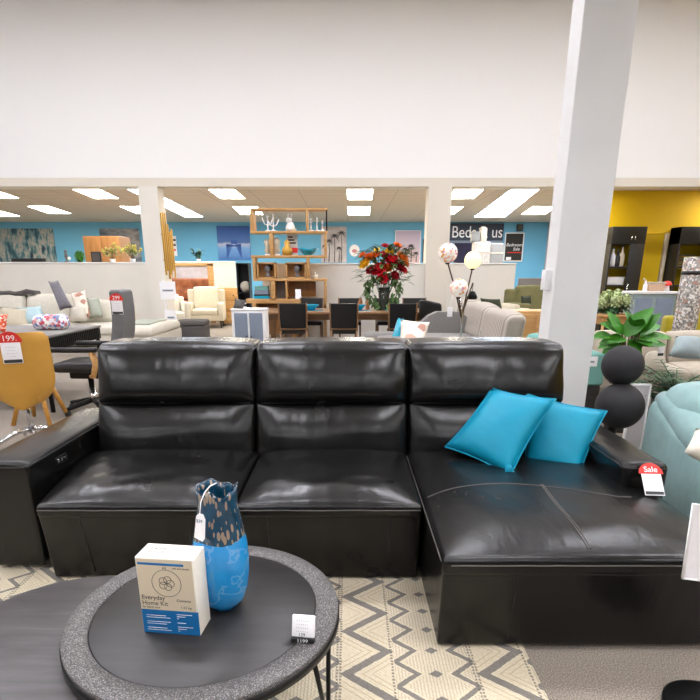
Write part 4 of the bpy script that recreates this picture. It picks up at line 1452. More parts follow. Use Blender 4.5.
x0, x1 = xat(172, 16.2, 1.1), xat(208, 16.2, 1.1); za, zb = at(190, 297, 16.2).z, at(190, 278, 16.2).z


def tuft(p, u): return (p.x, p.y - (.035 * abs(math.sin(p.x * 9) * math.sin(p.z * 9)) if u.y < 0 else 0), p.z)


MB(oo).rbox(x0, x1, 16.2, 16.36, za - .1, zb, .06, 3, 14, tuft).build('backrest', 'rust', o)
MB(oo).rbox(x0, x1, 15.85, 16.36, .12, za - .1, .06, 3, 4).build('seat', 'rust', o)
for xa in (x0 + .1, x1 - .1):
    for ya in (15.92, 16.3): MB(oo).cyl((xa, ya, 0), (xa, ya, .13), .025).build('leg', 'black_wood', o)
DYR = 15.9
oo = origin(231, 325, DYR, 0)
o = thing('dresser', 'light wooden dresser of drawers beside the cream armchair', 'dresser', oo)
x0, x1 = xat(217, DYR, .9), xat(240.5, DYR, .9); zt = at(230, 288, DYR).z
MB(oo).rbox(x0, x1, DYR, DYR + .5, .05, zt, .01).build('body', 'oak', o)
for k in range(3):
    za = .1 + k * (zt - .14) / 3
    d_ = MB(oo).rbox(x0 + .03, x1 - .03, DYR - .02, DYR + .01, za, za + (zt - .14) / 3 - .02, .006).build('drawer', 'oak', o)
    for xx in (.3, .7): MB(oo).sphere((x0 + (x1 - x0) * xx, DYR - .035, za + .14), .018, 8, 6).build('knob', 'black_metal', d_)
legs4(o, x1 - x0 - .1, .4, .06, .02, 'black_wood', 0, .25)
# black shelf with a ball
SY = 13.2
oo = origin(242, 330, SY, 0)
o = thing('shelf_unit', 'narrow black shelf unit between the dresser and the oak bookcase', 'shelf', oo)
x0, x1 = xat(237, SY, 1.2), xat(249.5, SY, 1.2); zt = at(240, 263, SY).z
for part, b in (('side_panel', (x0, x0 + .02, SY, SY + .35, 0, zt)), ('side_panel', (x1 - .02, x1, SY, SY + .35, 0, zt)), ('back_panel', (x0, x1, SY + .33, SY + .35, 0, zt))):
    MB(oo).box(*b).build(part, 'black', o)
for z in (.1, .5, .98, zt - .02): MB(oo).box(x0 + .02, x1 - .02, SY, SY + .33, z, z + .02).build('shelf', 'black', o)
single(MB().sphere((0, 0, .13), .13, 18, 12), 'paper_globe', 'cream', 'pale grey globe resting in the narrow black shelf unit', 'ornament', ((x0 + x1) / 2 + .02, SY + .15, 1.001))
q = thing('magazine_holder', 'black and white striped file holder in the narrow black shelf unit', 'file holder', ((x0 + x1) / 2 - .02, SY + .16, .521))
MB().rbox(-.1, .1, -.1, .1, 0, .3, .006).build('body', 'black', q)
for k in range(3): MB().box(-.09, .06, -.104, -.1, .05 + .08 * k, .08 + .08 * k).build('stripe', 'paper', q)

# ottoman
OY = 11.9
o = thing('ottoman', 'dark grey box ottoman on the carpet behind the black sofa', 'ottoman', (xat(192, OY, .3), OY, 0), R(4))
MB().rbox(-.33, .33, -.3, .3, .04, .36, .03, 3, 3).build('body', 'dgrey', o)
MB().rbox(-.335, .335, -.305, .305, .36, .46, .035, 3, 5, crown(.02)).build('cushion', 'dgrey', o)
legs4(o, .56, .5, .05, .02)
# grey two-door cabinet and the cushion on it
CYY = 8.3
zt = at(248, 309, CYY).z
xa, xb = xat(231.5, CYY, .8), xat(265, CYY, .8)
o = thing('cabinet', 'pale grey cabinet with two slate doors standing behind the black sofa', 'cabinet', ((xa + xb) / 2, CYY, 0))
w_ = (xb - xa) / 2
MB().rbox(-w_, w_, 0, .36, .04, zt - .02, .008).build('body', 'col_paint', o)
MB().rbox(-w_ - .01, w_ + .01, -.01, .37, zt - .02, zt, .006).build('top', 'white', o)
for s in (0, 1):
    d_ = MB().rbox((-w_ + .04, .015)[s], (-.015, w_ - .04)[s], -.015, .005, .1, zt - .06, .006).build('door', 'slate', o)
    MB().sphere(((-.035, .035)[s], -.03, zt * .55), .015, 8, 6).build('knob', 'black', d_)
legs4(o, 2 * w_ - .08, .28, .05, .02, 'col_paint', 0, .18)
throw([at(233, 309, 8.42), at(243, 309.2, 8.38), at(246.5, 301, 8.5), at(235, 298, 8.52)], .1, 'dgrey', 'small charcoal cushion standing on the pale grey cabinet', n=8)

# ================================================================ LEFT: cream sectional and what lies on it
LY0 = 10.35
oo = Vector((xat(70, 10.9, .5), 10.9, 0))
o = thing('sectional_sofa', 'long cream sectional sofa with a chaise end against the half wall', 'sofa', oo)
xl, xr = xat(-25, 11, .5), xat(128, 11, .5)
MB(oo).rbox(xl, xr, LY0, 11.5, .1, .32, .04, 3).build('base', 'cream', o)
nS = 3
for k in range(nS):
    a = xl + (xr - xl) * k / nS; b = xl + (xr - xl) * (k + 1) / nS
    MB(oo).rbox(a + .01, b - .01, LY0 - .02, 11.2, .30, .47, .05, 3, 5, crown(.03)).build('seat_cushion', 'cream', o)
    if k == nS - 1: b -= .1

    def df(p, u): return (p.x, p.y + (p.z - .5) * .2 - (.06 * (1 - u.x ** 4) * (1 - u.z ** 2) if u.y < 0 else 0), p.z + .04 * (1 - u.x ** 2) * (u.z > 0) + nz(p, 3, .02) * (u.z > 0))
    MB(oo).rbox(a + .01, b - .01, 11.0, 11.24, .46, (1.02, 1.0, .88)[k], .09, 3, 7, df).build('back_cushion', 'cream', o)
MB(oo).rbox(xl, xr, 11.3, 11.55, .1, .86, .06, 3).build('back_frame', 'cream', o)
xc0, xc1 = xat(122, 10.2, .4), xat(161, 10.2, .4)
MB(oo).rbox(xc0, xc1, 9.7, 11.5, .12, .36, .05, 3).build('chaise_base', 'cream', o)
MB(oo).rbox(xc0 + .25, xc1 + .02, 9.66, 11.4, .34, .50, .07, 3, 6, crown(.05)).build('chaise_cushion', 'cream', o)
for x in (xc0 + .1, xc1 - .1): MB(oo).cyl((x, 9.8, 0), (x, 9.8, .14), .02).build('leg', 'black_wood', o)
# throws and cushions
M['floral'] = blotches('floral_print', [(.0, lin('#efe6d8')), (.55, lin('#d9b59f')), (.68, lin('#e8ddcd')), (.86, lin('#b98a78'))], 9, .9, vor=True)
M['multi'] = blotches('multicolour_print', [(.0, lin('#e9e4ea')), (.35, lin('#cf5a6a')), (.5, lin('#f2efe9')), (.65, lin('#6b7fb8')), (.78, lin('#e0a2a0')), (.9, lin('#8a9cc0'))], 34, .9, vor=True)
M['coral'] = blotches('coral_print', [(.0, lin('#e0592f')), (.4, lin('#f2ddcf')), (.6, lin('#d9431f')), (.85, lin('#f0b59c'))], 60, .9, vor=True)
M['gvelvet'] = mat('grey_velvet', '#77737b', .8, var=.12, scale=30, sheen=.3)
M['sage'] = mat('sage_fabric', '#a9afa0', .9, var=.06, scale=20)


def sheetfold(p, u): return (p.x, p.y, p.z + nz(p, 5, .05))


x0, x1 = xat(-12, 11.25, 1.05), xat(38.5, 11.25, 1.05)
single(MB(Vector((x0, 11.2, 1.03))).rbox(x0, x1, 11.08, 11.36, 1.02, 1.10, .035, 3, 8, sheetfold), 'throw_blanket', 'dgrey', 'dark grey blanket folded along the top of the cream sofa back', 'blanket', (x0, 11.2, 1.03))


def px4(q, Y0, Y1):      # bottom corners at Y0, top corners leaning back to Y1
    (a, b, c, d) = q
    return [at(*a, Y0), at(*b, Y0), at(*c, Y1), at(*d, Y1)]


throw(px4(((-3, 329), (29, 327), (28, 309), (0, 307)), 10.55, 10.72), .2, 'cream2', 'plump cream cushion at the front of the cream sofa beside the pale blue one', n=10)
throw(px4(((27, 325), (47, 321), (41, 306), (16, 308)), 10.6, 10.85), .18, 'pblue', 'pale blue cushion lying against the cream sofa back', n=10)
throw(px4(((60, 311), (73, 308), (58, 280), (48, 281)), 10.35, 10.5), .12, 'gvelvet', 'grey velvet cushion tilted steeply on the cream sofa', n=10)
throw(px4(((78, 320), (91, 317), (85, 290), (70, 293)), 10.6, 10.85), .16, 'floral', 'cream cushion with rose flowers beside the tilted grey velvet one', n=10)
throw(px4(((68, 322), (88, 321), (86, 307), (69, 306)), 10.45, 10.55), .16, 'cream', 'low plain cream cushion in front of the rose flowered one', n=10)
throw(px4(((90, 319), (103, 317), (99, 297), (87, 298)), 10.75, 10.95), .16, 'sage', 'sage grey cushion at the end of the cushion row on the cream sofa', n=10)
x0, x1 = xat(131, 10.3, .55), xat(157, 10.3, .55)
single(MB(Vector((x0, 10.2, .53))).rbox(x0, x1, 9.9, 10.9, .535, .57, .015, 2, 8, lambda p, u: (p.x, p.y, p.z + nz(p, 4, .012))), 'throw_blanket', 'sage', 'grey green blanket spread on the chaise end of the cream sofa', 'blanket', (x0, 10.2, .53))

# black slatted table
TBZ = .80
tr = atz(52, 335, TBZ); tb = atz(101, 325, TBZ)
tx1 = (tr.x + tb.x) / 2; ty0, ty1 = 5.5, tb.y
oo = Vector((tx1 - .6, (ty0 + ty1) / 2, 0))
o = thing('desk', 'grey topped table with a black ribbed side and thin black legs', 'table', oo)
MB(oo).rbox(tx1 - 1.2, tx1, ty0, ty1, TBZ - .025, TBZ, .006).build('tabletop', 'mgrey', o)
MB(oo).box(tx1 - 1.17, tx1 - .012, ty0 + .02, ty1 - .02, TBZ - .16, TBZ - .026).build('apron', 'black', o)
for k in range(28):
    y = ty0 + .05 + k * (ty1 - ty0 - .1) / 28
    MB(oo).box(tx1 - .014, tx1 - .004, y, y + .022, TBZ - .155, TBZ - .03).build('slat', 'black_metal', o)
for x in (tx1 - 1.14, tx1 - .04):
    for y in (ty0 + .05, ty1 - .05): MB(oo).rbox(x - .018, x + .018, y - .018, y + .018, 0, TBZ - .16, .004, 1).build('leg', 'black_metal', o)
bp = at(52, 326.5, 6.3); bp.z = TBZ + .001
b_ = MB()
w_ = (xat(68, 6.3, .85) - xat(36.5, 6.3, .85)) / 2
b_.rbox(-w_, w_, -.12, .12, 0, .165, .07, 4, 8, lambda p, u: (p.x, p.y, p.z + nz((p.x * 9, p.y * 9, p.z * 9), 1, .012) * (p.z > .05)))
single(b_, 'folded_quilt', 'multi', 'multicoloured printed quilt folded on the grey topped table', 'quilt', bp, R(6))
throw([at(-14, 334, 6.0), at(6, 333, 6.0), at(8, 314, 6.08), at(-12, 314, 6.08)], .12, 'coral', 'coral patterned cushion standing on the grey topped table at the photo edge', n=8)

# office chair, seen from its side, facing the desk
cp_ = at(90, 372, 5.62); cx_ = cp_.x
o = thing('office_chair', 'grey high backed office chair with wooden armrests behind the black sofa', 'office chair', (cx_, 5.62, 0), 0)
bx0 = xat(120, 5.62, 1) - cx_


def obk(p, u):
    b = (p.z - .5)
    return (p.x + bx0 - .09 + b * .17 + .05 * math.sin(b * 4.2), p.y * (1 - .15 * (p.z - .5)), p.z)


MB().rbox(-.06, .06, -.19, .19, .48, 1.26, .035, 4, 10, obk).build('backrest', 'ogrey', o)
MB().rbox(-.27, .28, -.26, .26, .45, .55, .05, 3, 4).build('seat', 'black', o)
MB().rbox(-.16, .14, -.13, .13, .37, .45, .02).build('mechanism', 'black_metal', o)
for s in (-1, 1):
    MB().rbox(-.25, .24, s * .29 - .035, s * .29 + .035, .665, .715, .022, 3).build('arm_pad', 'leather2', o)
    MB().tube([(.18, s * .29, .67), (.21, s * .29, .56), (.16, s * .27, .42), (.1, s * .2, .41)], [.03, .032, .026, .02], 8).build('arm_support', 'oak', o)
MB().lathe([(0, .12), (.05, .12), (.05, .2), (.03, .21), (.03, .38), (0, .38)], seg=16).build('gas_lift', 'chrome', o)
for k in range(5):
    a = R(20 + 72 * k); e = (.3 * math.cos(a), .3 * math.sin(a))
    l_ = MB().tube([(0, 0, .13), (e[0], e[1], .075)], [.032, .02], 8).build('leg', 'black_metal', o)
    MB().cyl((e[0] - .02, e[1], .028), (e[0] + .02, e[1], .028), .028).build('caster', 'black', l_)
tp = at(131, 300, 5.33)
q = price_tag((cx_ + bx0 + .055, 5.62 - .19 * (1 - .15 * .62) - .0008, 1.215), R(0), 'red topped price tag hanging on the high back of the grey office chair', 1.1, R(0), '299')

# mustard shell chair
yc = at(15, 372, 4.2)
o = thing('shell_chair', 'mustard yellow shell chair on a chrome star base, seen from behind', 'chair', (yc.x - .26 * math.sin(R(22)), 4.2 + .26 * math.cos(R(22)), 0), R(22))
zt, zb = at(20, 333, 4.2).z, at(20, 412, 4.2).z
ww = .255


def shell(thick):
    def fn(a, b):
        u_ = 2 * a - 1
        b = b ** 1.7
        z = zb + (zt - zb) * b
        prof_ = (1 - max(0, 1 - b / .5) ** 2.8) ** .5 if b < .5 else 1
        topr = 1 if b < .93 else math.sqrt(max(.0, 1 - ((b - .93) / .07) ** 2 * .25))
        x = u_ * ww * max(.02, prof_) * topr
        y = -.26 + .16 * abs(u_) ** 2.5 + .05 * (1 - b) ** 2 - .06 * b + thick
        return (x, y, z - .012 * abs(u_) ** 6 * (b > .9))
    return fn


MB().grid(shell(0), 18, 26).grid(shell(.03), 18, 26).build('shell', 'mustard', o)
MB().rbox(-.13, .13, -.2, .2, .41, .46, .03, 3, 4, crown(.01)).build('seat', 'mustard', o)
MB().cyl((0, 0, .1), (0, 0, .42), .024).build('post', 'chrome', o)
for k in range(4):
    a = R(20 + 90 * k)
    MB().tube([(0, 0, .14), (.12 * math.cos(a), .12 * math.sin(a), .12), (.34 * math.cos(a), .34 * math.sin(a), .014)], [.024, .02, .014], 8).build('leg', 'chrome', o)
price_tag(Vector((at(6, 336, 4.12).x, 4.15, zt + .0)), R(22), 'red topped price tag hanging on the back of the mustard shell chair', 1.35, R(3), '199.')
sp = atz(58, 426, 0)
o = thing('stool', 'yellow wooden stool mostly hidden behind the mustard shell chair', 'stool', (sp.x - .26, sp.y + .19, 0), 0)
M['ywood'] = wood('yellow_wood', '#bb8436', '#cf9a48', .5)
MB().lathe([(0, .40), (.11, .40), (.12, .41), (.115, .43), (0, .435)], seg=28).build('seat', 'ywood', o)
legs4(o, .16, .16, .405, .026, 'ywood', .10)


# ================================================================ GREY CORNER SOFA WITH CORDUROY CUSHIONS, FLOOR LAMP
t = NT('corduroy')
wv = t.n('ShaderNodeTexWave', wave_type='BANDS', bands_direction='Y'); wv.inputs['Scale'].default_value = 6
wv.inputs['Distortion'].default_value = .6; t.link(t.coord(), wv.inputs['Vector'])
t.link(t.mix(wv.outputs['Fac'], lin('#958b80'), lin('#c4bbb0')), t.b.inputs['Base Color']); t.b.inputs['Roughness'].default_value = .95
t.bump(wv.outputs['Fac'], .4, .01)
M['cord'] = t.m
oo = Vector((1.3, 8, 0))
o = thing('corner_sofa', 'grey corner sofa with ribbed beige back cushions behind the black sofa', 'sofa', oo)
xa0, xa1 = xat(363, 7.9, .6), xat(400, 7.9, .6); zt = at(378, 331.5, 7.9).z
MB(oo).rbox(xa0, xa1 + .1, 7.8, 8.0, .08, zt, .09, 4, 2).build('armrest', 'mgrey', o)
MB(oo).rbox(xa0 + .1, 1.9, 6.6, 8.3, .08, .36, .04, 3).build('base', 'mgrey', o)
MB(oo).rbox(xa0 + .18, 1.86, 6.6, 8.25, .34, .56, .06, 3, 5, crown(.03)).build('seat_cushion', 'mgrey', o)
P_ = [at(x, y, 8.45) for x, y in ((400, 345), (404, 336), (428, 315), (436, 311.5), (456, 311.5), (462, 314), (500, 345))]
MB(oo).prism([(p.x, p.z) for p in P_] + [(P_[-1].x, .1), (P_[0].x, .1)], 'y', 8.3, 8.52).build('end_panel', 'mgrey', o)
MB(oo).rbox(1.84, 2.14, 6.45, 9.3, .08, .68, .04, 3).build('back_frame', 'mgrey', o)
for k, (ya, yb, zz_) in enumerate(((6.42, 7.5, .95), (7.52, 8.75, .98), (8.77, 9.3, .98))):
    def df(p, u): return (p.x - .04 * (1 - u.y ** 2) * (u.x < 0) + (p.z - .6) * .15, p.y, p.z + .04 * (1 - u.y ** 2) * (u.z > 0))
    MB(oo).rbox(1.82, 2.08, ya, yb, .52, zz_, .09, 4, 6, df).build('back_cushion', 'cord', o)
legs4(o, 1.2, 1.2, .1, .02, 'black_wood', 0, -.5)
throw([at(387, 350, 7.55), at(400, 350, 7.5), at(404, 318, 7.72), at(398, 317, 7.74)], .1, 'tealgl', 'blue cushion leaning behind the rose printed one on the grey corner sofa', n=8)
throw([at(398, 352, 7.3), at(424, 350, 7.3), at(430, 322, 7.6), at(401, 319, 7.55)], .14, 'floral', 'white cushion with a rose print on the grey corner sofa', n=10)

LYY = 5.9
lp = at(460, 345, LYY)
o = thing('floor_lamp', 'floor lamp with three patterned glass globes on curved stems behind the black sofa', 'lamp', (lp.x, LYY, 0))
lo = Vector((lp.x, LYY, 0))
MB().lathe([(0, 0), (.15, 0), (.15, .02), (.03, .035), (0, .035)], seg=28).build('base', 'chrome', o)
tp3 = [at(448, 253, LYY) - lo, at(473, 260, LYY) - lo, at(459, 288, LYY - .05) - lo, at(473, 283, LYY + .1) - lo]
MB().tube([(0, 0, .02), (0, 0, 1.0), tp3[2] + Vector((.01, .05, -.05))], .012, 8).build('pole', 'chrome', o)
t = NT('mosaic_glass'); vv = t.voro(38)
q = t.n('ShaderNodeSeparateColor'); t.link(vv.outputs['Color'], q.inputs[0])
cc = t.ramp(q.outputs[0], [(0, lin('#f3e7dc')), (.45, lin('#e9b39a')), (.62, lin('#f4ece6')), (.82, lin('#c98da0')), (.92, lin('#d9a05a'))], True)
t.link(cc, t.b.inputs['Base Color']); t.b.inputs['Roughness'].default_value = .15
t.link(cc, t.b.inputs['Emission Color']); t.b.inputs['Emission Strength'].default_value = .25
M['mosaic'] = t.m
M['litglobe'] = emit('lit_globe', '#ffefb8', .95)
M['bulb'] = emit('bulb', '#fff6e0', 6)
for k, (c, r) in enumerate(((tp3[0], .1), (tp3[1], .088), (tp3[2], .095))):
    base_ = Vector((0, 0, .95))
    MB().tube([base_, base_.lerp(c, .55) + Vector((0, 0, -.02)), c - Vector((0, 0, r * .9))], .008, 8).build('stem', 'stem', o)
    s_ = MB().sphere(c, r, 24, 16).build('globe_shade', 'litglobe' if k == 1 else 'mosaic', o)
    MB().lathe([(.02, -.012), (.026, 0), (.02, .012)], c - Vector((0, 0, r)), 12).build('collar', 'black_metal', s_)
MB().tube([Vector((0, 0, 1.0)), tp3[3], tp3[3] + Vector((.0, 0, -.12))], .008, 6).build('stem', 'stem', o)
MB().lathe([(.05, -.03), (.06, -.01), (.03, .05), (.0, .06)], tp3[3] + Vector((0, 0, -.14)), 14).build('lamp_cup', 'black_metal', o)
tc = at(450, 309, LYY - .12)
q = single(MB().rbox(-.03, .03, -.001, .001, -.1, .0, .001, 1), 'swing_tag', 'paper', 'white swing tag hanging from the floor lamp stem', 'tag', tc + Vector((0, 0, .02)), R(15))
MB().tube([(0, 0, 0), (.02, .03, .06), (.07, .1, .12)], .003, 5).build('thread', 'paper', q)

# ---- green corner behind
o = couch('sofa', 'cream low sofa before the half wall, with a dark green cushion on it', 'sofa', (xat(484, 10.8, .5), 10.9, 0), R(-60), 1.7, .8, 'cream2', 2, .46, .86, .16, .66)
throw([at(484, 316, 10.1), at(505, 316, 10.1), at(500, 299, 10.3), at(480, 298, 10.3)], .16, 'dolive', 'dark green cushion slumped on the cream low sofa', n=9)
o = couch('sofa', 'high backed olive green sofa at the end of the half wall', 'sofa', (xat(538, 11.4, .8), 11.4, 0), R(12), 1.15, .85, 'olive', 1, .5, at(528, 286, 11.6).z, .2, .86)
throw([at(520, 318, 10.95), at(533, 318, 10.95), at(531, 295, 11.15), at(521, 296, 11.15)], .14, 'dolive', 'dark cushion standing against the high backed olive sofa', n=8)
SBY = 7.6
zt = at(528, 311, SBY).z
oo = Vector((xat(532, SBY, .6), SBY + .25, 0))
o = thing('sideboard', 'pale wooden sideboard between the ribbed cushions and the wide white column', 'sideboard', oo)
x0, x1 = xat(513, SBY, .8), xat(556, SBY, .8)
MB(oo).rbox(x0, x1, SBY, SBY + .45, .08, zt, .01).build('body', 'oak', o)
for k in range(2): MB(oo).rbox(x0 + .02 + k * (x1 - x0) / 2, x0 - .02 + (k + 1) * (x1 - x0) / 2, SBY - .015, SBY + .005, .12, zt - .04, .006).build('door', 'oak', o)
legs4(o, x1 - x0 - .1, .35, .09, .02, 'oak')
o = couch('armchair', 'teal tub armchair peeking out between the ribbed cushions and the wide column', 'armchair', (2.08, 5.75, 0), R(-12), .62, .62, 'teal_fab', 1, .46, .78, .14, .64)
HB = 19.5
oo = Vector((xat(530, HB), HB, 0))
o = thing('bed', 'grey upholstered bed head far behind the olive sofa', 'bed', oo)
x0, x1 = xat(518, HB), xat(541, HB)
MB(oo).rbox(x0, x1, HB, HB + .12, 0, at(530, 278, HB).z, .04, 3).build('headboard', 'dgrey', o)
MB(oo).rbox(x0, x1, HB - 1.9, HB, .1, .55, .06, 3).build('mattress', 'cream', o)
legs4(o, x1 - x0 - .2, .4, .12, .03, 'black_wood', 0, -.3)

# ================================================================ RIGHT: yellow wall corner
UY = 13.7


def wall_unit(px0, px1, lab, items):
    oo = Vector((px_x((px0 + px1) / 2, UY), UY + .3, 0))
    o = thing('wall_unit', lab, 'shelf unit', oo, 0, 'black wall units on the yellow wall')
    x0, x1 = px_x(px0, UY, 1.8), px_x(px1, UY, 1.8)
    Zy = lambda y: at((px0 + px1) / 2, y, UY).z
    zt = Zy(226.5)
    xm = x0 + (x1 - x0) * .58
    bx = lambda part, *q: MB(oo).rbox(*q, .004, 1).build(part, 'black', o)
    bx('side_panel', x0, x0 + .04, UY, UY + .46, 0, zt); bx('side_panel', x1 - .04, x1, UY, UY + .46, 0, zt)
    bx('top_cabinet', x0, x1, UY - .005, UY + .46, Zy(244), zt)
    tall = bx('tall_door', xm, x1 - .02, UY - .006, UY + .02, .1, Zy(244))
    MB(oo).cyl((xm + .05, UY - .03, .9), (xm + .05, UY - .03, 1.2), .01).build('handle', 'chrome', tall)
    for y in (266.5, 285, 297): bx('shelf', x0 + .04, x1 - .04, UY, UY + .42, Zy(y) - .04, Zy(y))
    bx('base', x0, x1, UY, UY + .46, 0, .5)
    for k in (0, 1): MB(oo).cyl((px_x(px0 + (px1 - px0) * (.5 + .1 * k), UY), UY - .02, Zy(240)), (px_x(px0 + (px1 - px0) * (.5 + .1 * k), UY), UY - .02, Zy(236)), .01).build('handle', 'chrome', o)
    return Zy, x0, xm


Zy, ux0, uxm = wall_unit(609, 643, 'black wall unit on the yellow wall beside the wide white column', 1)
for k, (f_, h_, m, lab) in enumerate(((.25, .42, 'paper', 'white slim ornament on the black wall unit shelf, nearest its outer side'), (.5, .36, 'black', 'black bottle on the black wall unit shelf between the pale ornaments'), (.7, .46, 'cream2', 'pale tall ornament on the black wall unit shelf next to its door'))):
    q = thing('bottle', lab, 'ornament', (ux0 + (uxm - ux0) * f_ + .04, UY + .15, Zy(266.5) + .001), 0, 'ornaments in the black wall unit')
    MB().lathe([(0, 0), (.06, 0), (.07, .02), (.065, h_ * .6), (.025, h_ * .75), (.022, h_), (0, h_)], seg=16).build('body', m, q)
    MB().cyl((0, 0, h_ * .98), (0, 0, h_ * 1.06), .026).build('cap', 'ogrey', q)
q = thing('serving_tray', 'pale grey boxes tray on the low shelf of the black wall unit', 'tray', (ux0 + (uxm - ux0) * .55, UY + .2, Zy(285) + .001))
MB().rbox(-.2, .22, -.12, .12, 0, .16, .02).build('body', 'col_paint', q); MB().rbox(-.21, .23, -.13, .13, .16, .19, .01).build('lid', 'white', q)
Zy, ux0, uxm = wall_unit(677, 717, 'black wall unit on the yellow wall cut by the photo edge', 1)
q = thing('wire_basket', 'dark wire basket on the shelf of the black wall unit at the photo edge', 'basket', (ux0 + .32, UY + .25, Zy(266.5) + .001))
b_ = MB()
for k in range(6): b_.tube([(-.2, -.12, .05 * k + .01), (.2, -.12, .05 * k + .01), (.2, .12, .05 * k + .01), (-.2, .12, .05 * k + .01), (-.2, -.12, .05 * k + .01)], .008, 5)
b_.build('basket', 'ogrey', q)
# yellow door between the units, the light on its edge painted as a pale jamb
oo = Vector((px_x(652, YW, 1), YW, 0))
x0, x1 = px_x(637, YW, 1.8), px_x(660, YW, 1.8)
d_ = MB(oo).rbox(x0, x1, YW - .03, YW + .01, 0, at(650, 234, YW).z, .006).build('door_1', 'yellow_paint'); d_.location = oo; d_['kind'] = 'structure'
j_ = MB(oo).rbox(x1 + .02, x1 + .10, YW - .08, YW + .01, 0, at(650, 233.5, YW).z, .006).build('trim_2', 'cream2'); j_.location = oo; j_['kind'] = 'structure'
j_ = MB(oo).rbox(x0, x1, YW - .05, YW + .01, at(650, 234, YW).z, at(650, 233, YW).z, .006).build('trim_3', 'yellow_paint'); j_.location = oo; j_['kind'] = 'structure'

# blue grey cabinet with a white top
GY = 9.0
zt = at(652, 291.5, GY).z; x0, x1 = xat(632, GY, .9), xat(675, GY, .9)
oo = Vector(((x0 + x1) / 2, GY, 0))
o = thing('cabinet', 'slate blue two door cabinet with a white top before the yellow wall', 'cabinet', oo)
MB(oo).rbox(x0, x1, GY, GY + .4, .05, zt - .03, .008).build('body', 'bgrey', o)
MB(oo).rbox(x0 - .02, x1 + .02, GY - .02, GY + .42, zt - .04, zt, .006).build('top', 'white', o)
for s in (0, 1):
    xm_ = (x0 + x1) / 2
    d_ = MB(oo).rbox((x0 + .05, xm_ + .03)[s], (xm_ - .03, x1 - .05)[s], GY - .015, GY + .005, .12, zt - .1, .006).build('door', 'slate', o)
    MB(oo).sphere(((xm_ - .05, xm_ + .05)[s], GY - .03, zt * .6), .014, 8, 6).build('knob', 'chrome', d_)
legs4(o, x1 - x0 - .1, .3, .06, .02, 'bgrey', 0, .2)
q = thing('ornament_mushroom', 'red and white mushroom ornament on the slate blue cabinet', 'ornament', (xat(672, GY, 1.2), GY + .15, zt + .001))
MB().lathe([(0, 0), (.05, 0), (.035, .06), (.035, .1), (0, .1)], seg=14).build('stem', 'white', q)
MB().lathe([(0, .09), (.075, .09), (.07, .12), (.04, .155), (0, .165)], seg=18).build('cap', 'red', q)
q = thing('storage_basket', 'pinkish beige basket on the slate blue cabinet', 'basket', (xat(661, GY, 1.2), GY + .2, zt + .001))
M['blush'] = mat('blush_weave', '#c9a98f', .9, var=.15, scale=60)
MB().rbox(-.13, .13, -.1, .1, 0, .13, .02, 2).build('body', 'blush', q); MB().rbox(-.135, .135, -.105, .105, .12, .145, .01).build('rim', 'beige', q)
q = thing('bottle', 'white leaning dispenser bottle on the slate blue cabinet', 'bottle', (xat(649, GY, 1.2), GY + .12, zt + .001))
MB().lathe([(0, 0), (.03, 0), (.035, .02), (.03, .1), (.012, .13), (.012, .16), (0, .16)], seg=14).build('body', 'paper', q)
MB().tube([(0, 0, .16), (-.05, 0, .2)], .012, 6).build('spout', 'cream2', q)

# side table with pale hydrangea
HYY = 7.4
hx = xat(612, HYY, .8); hz_ = at(612, 314, HYY).z
o = thing('side_table', 'small wooden side table holding a pale green hydrangea', 'table', (hx, HYY, 0))
MB().rbox(-.24, .24, -.2, .2, hz_ - .03, hz_, .008).build('tabletop', 'oak', o)
MB().rbox(-.2, .2, -.17, .17, hz_ - .13, hz_ - .03, .006).build('apron', 'oak', o)
legs4(o, .38, .3, hz_ - .02, .018, 'oak')
o = thing('hydrangea', 'pale green hydrangea in a pot on the wooden side table', 'plant', (hx, HYY, hz_ + .001))
MB().lathe([(0, 0), (.07, 0), (.09, .08), (.08, .08), (.06, .02), (0, .02)], seg=18).build('pot', 'dgrey', o)
for k, (dx, dy, dz, r) in enumerate(((-.16, 0, .16, .09), (-.02, -.06, .18, .10), (.13, 0, .15, .10), (.05, .08, .22, .09), (-.09, .05, .22, .08))):
    b_ = MB(Vector((dx, dy, dz)))
    for i in range(70):
        z = 1 - 2 * (i + .5) / 70; a = i * 2.39996
        d = Vector((math.sqrt(1 - z * z) * math.cos(a), math.sqrt(1 - z * z) * math.sin(a), z))
        leaf(b_, Vector((dx, dy, dz)) + d * r * .8, d + Vector((.5 * math.sin(i), .5 * math.cos(i * 3), 0)), (0, 0, 1), .045, .04, .2, 3)
    b_.sphere((dx, dy, dz), r * .78, 10, 7)
    f_ = b_.build('bloom', 'green3', o); f_.location = (dx, dy, dz)
b_ = MB(); rnd = random.Random(8)
for i in range(40):
    a = rnd.uniform(0, 6.28)
    leaf(b_, (.05 * math.cos(a), .05 * math.sin(a), .08), (math.cos(a), math.sin(a), rnd.uniform(-.1, .6)), (0, 0, 1), rnd.uniform(.12, .22), .08, .5)
b_.build('foliage', 'green2', o)

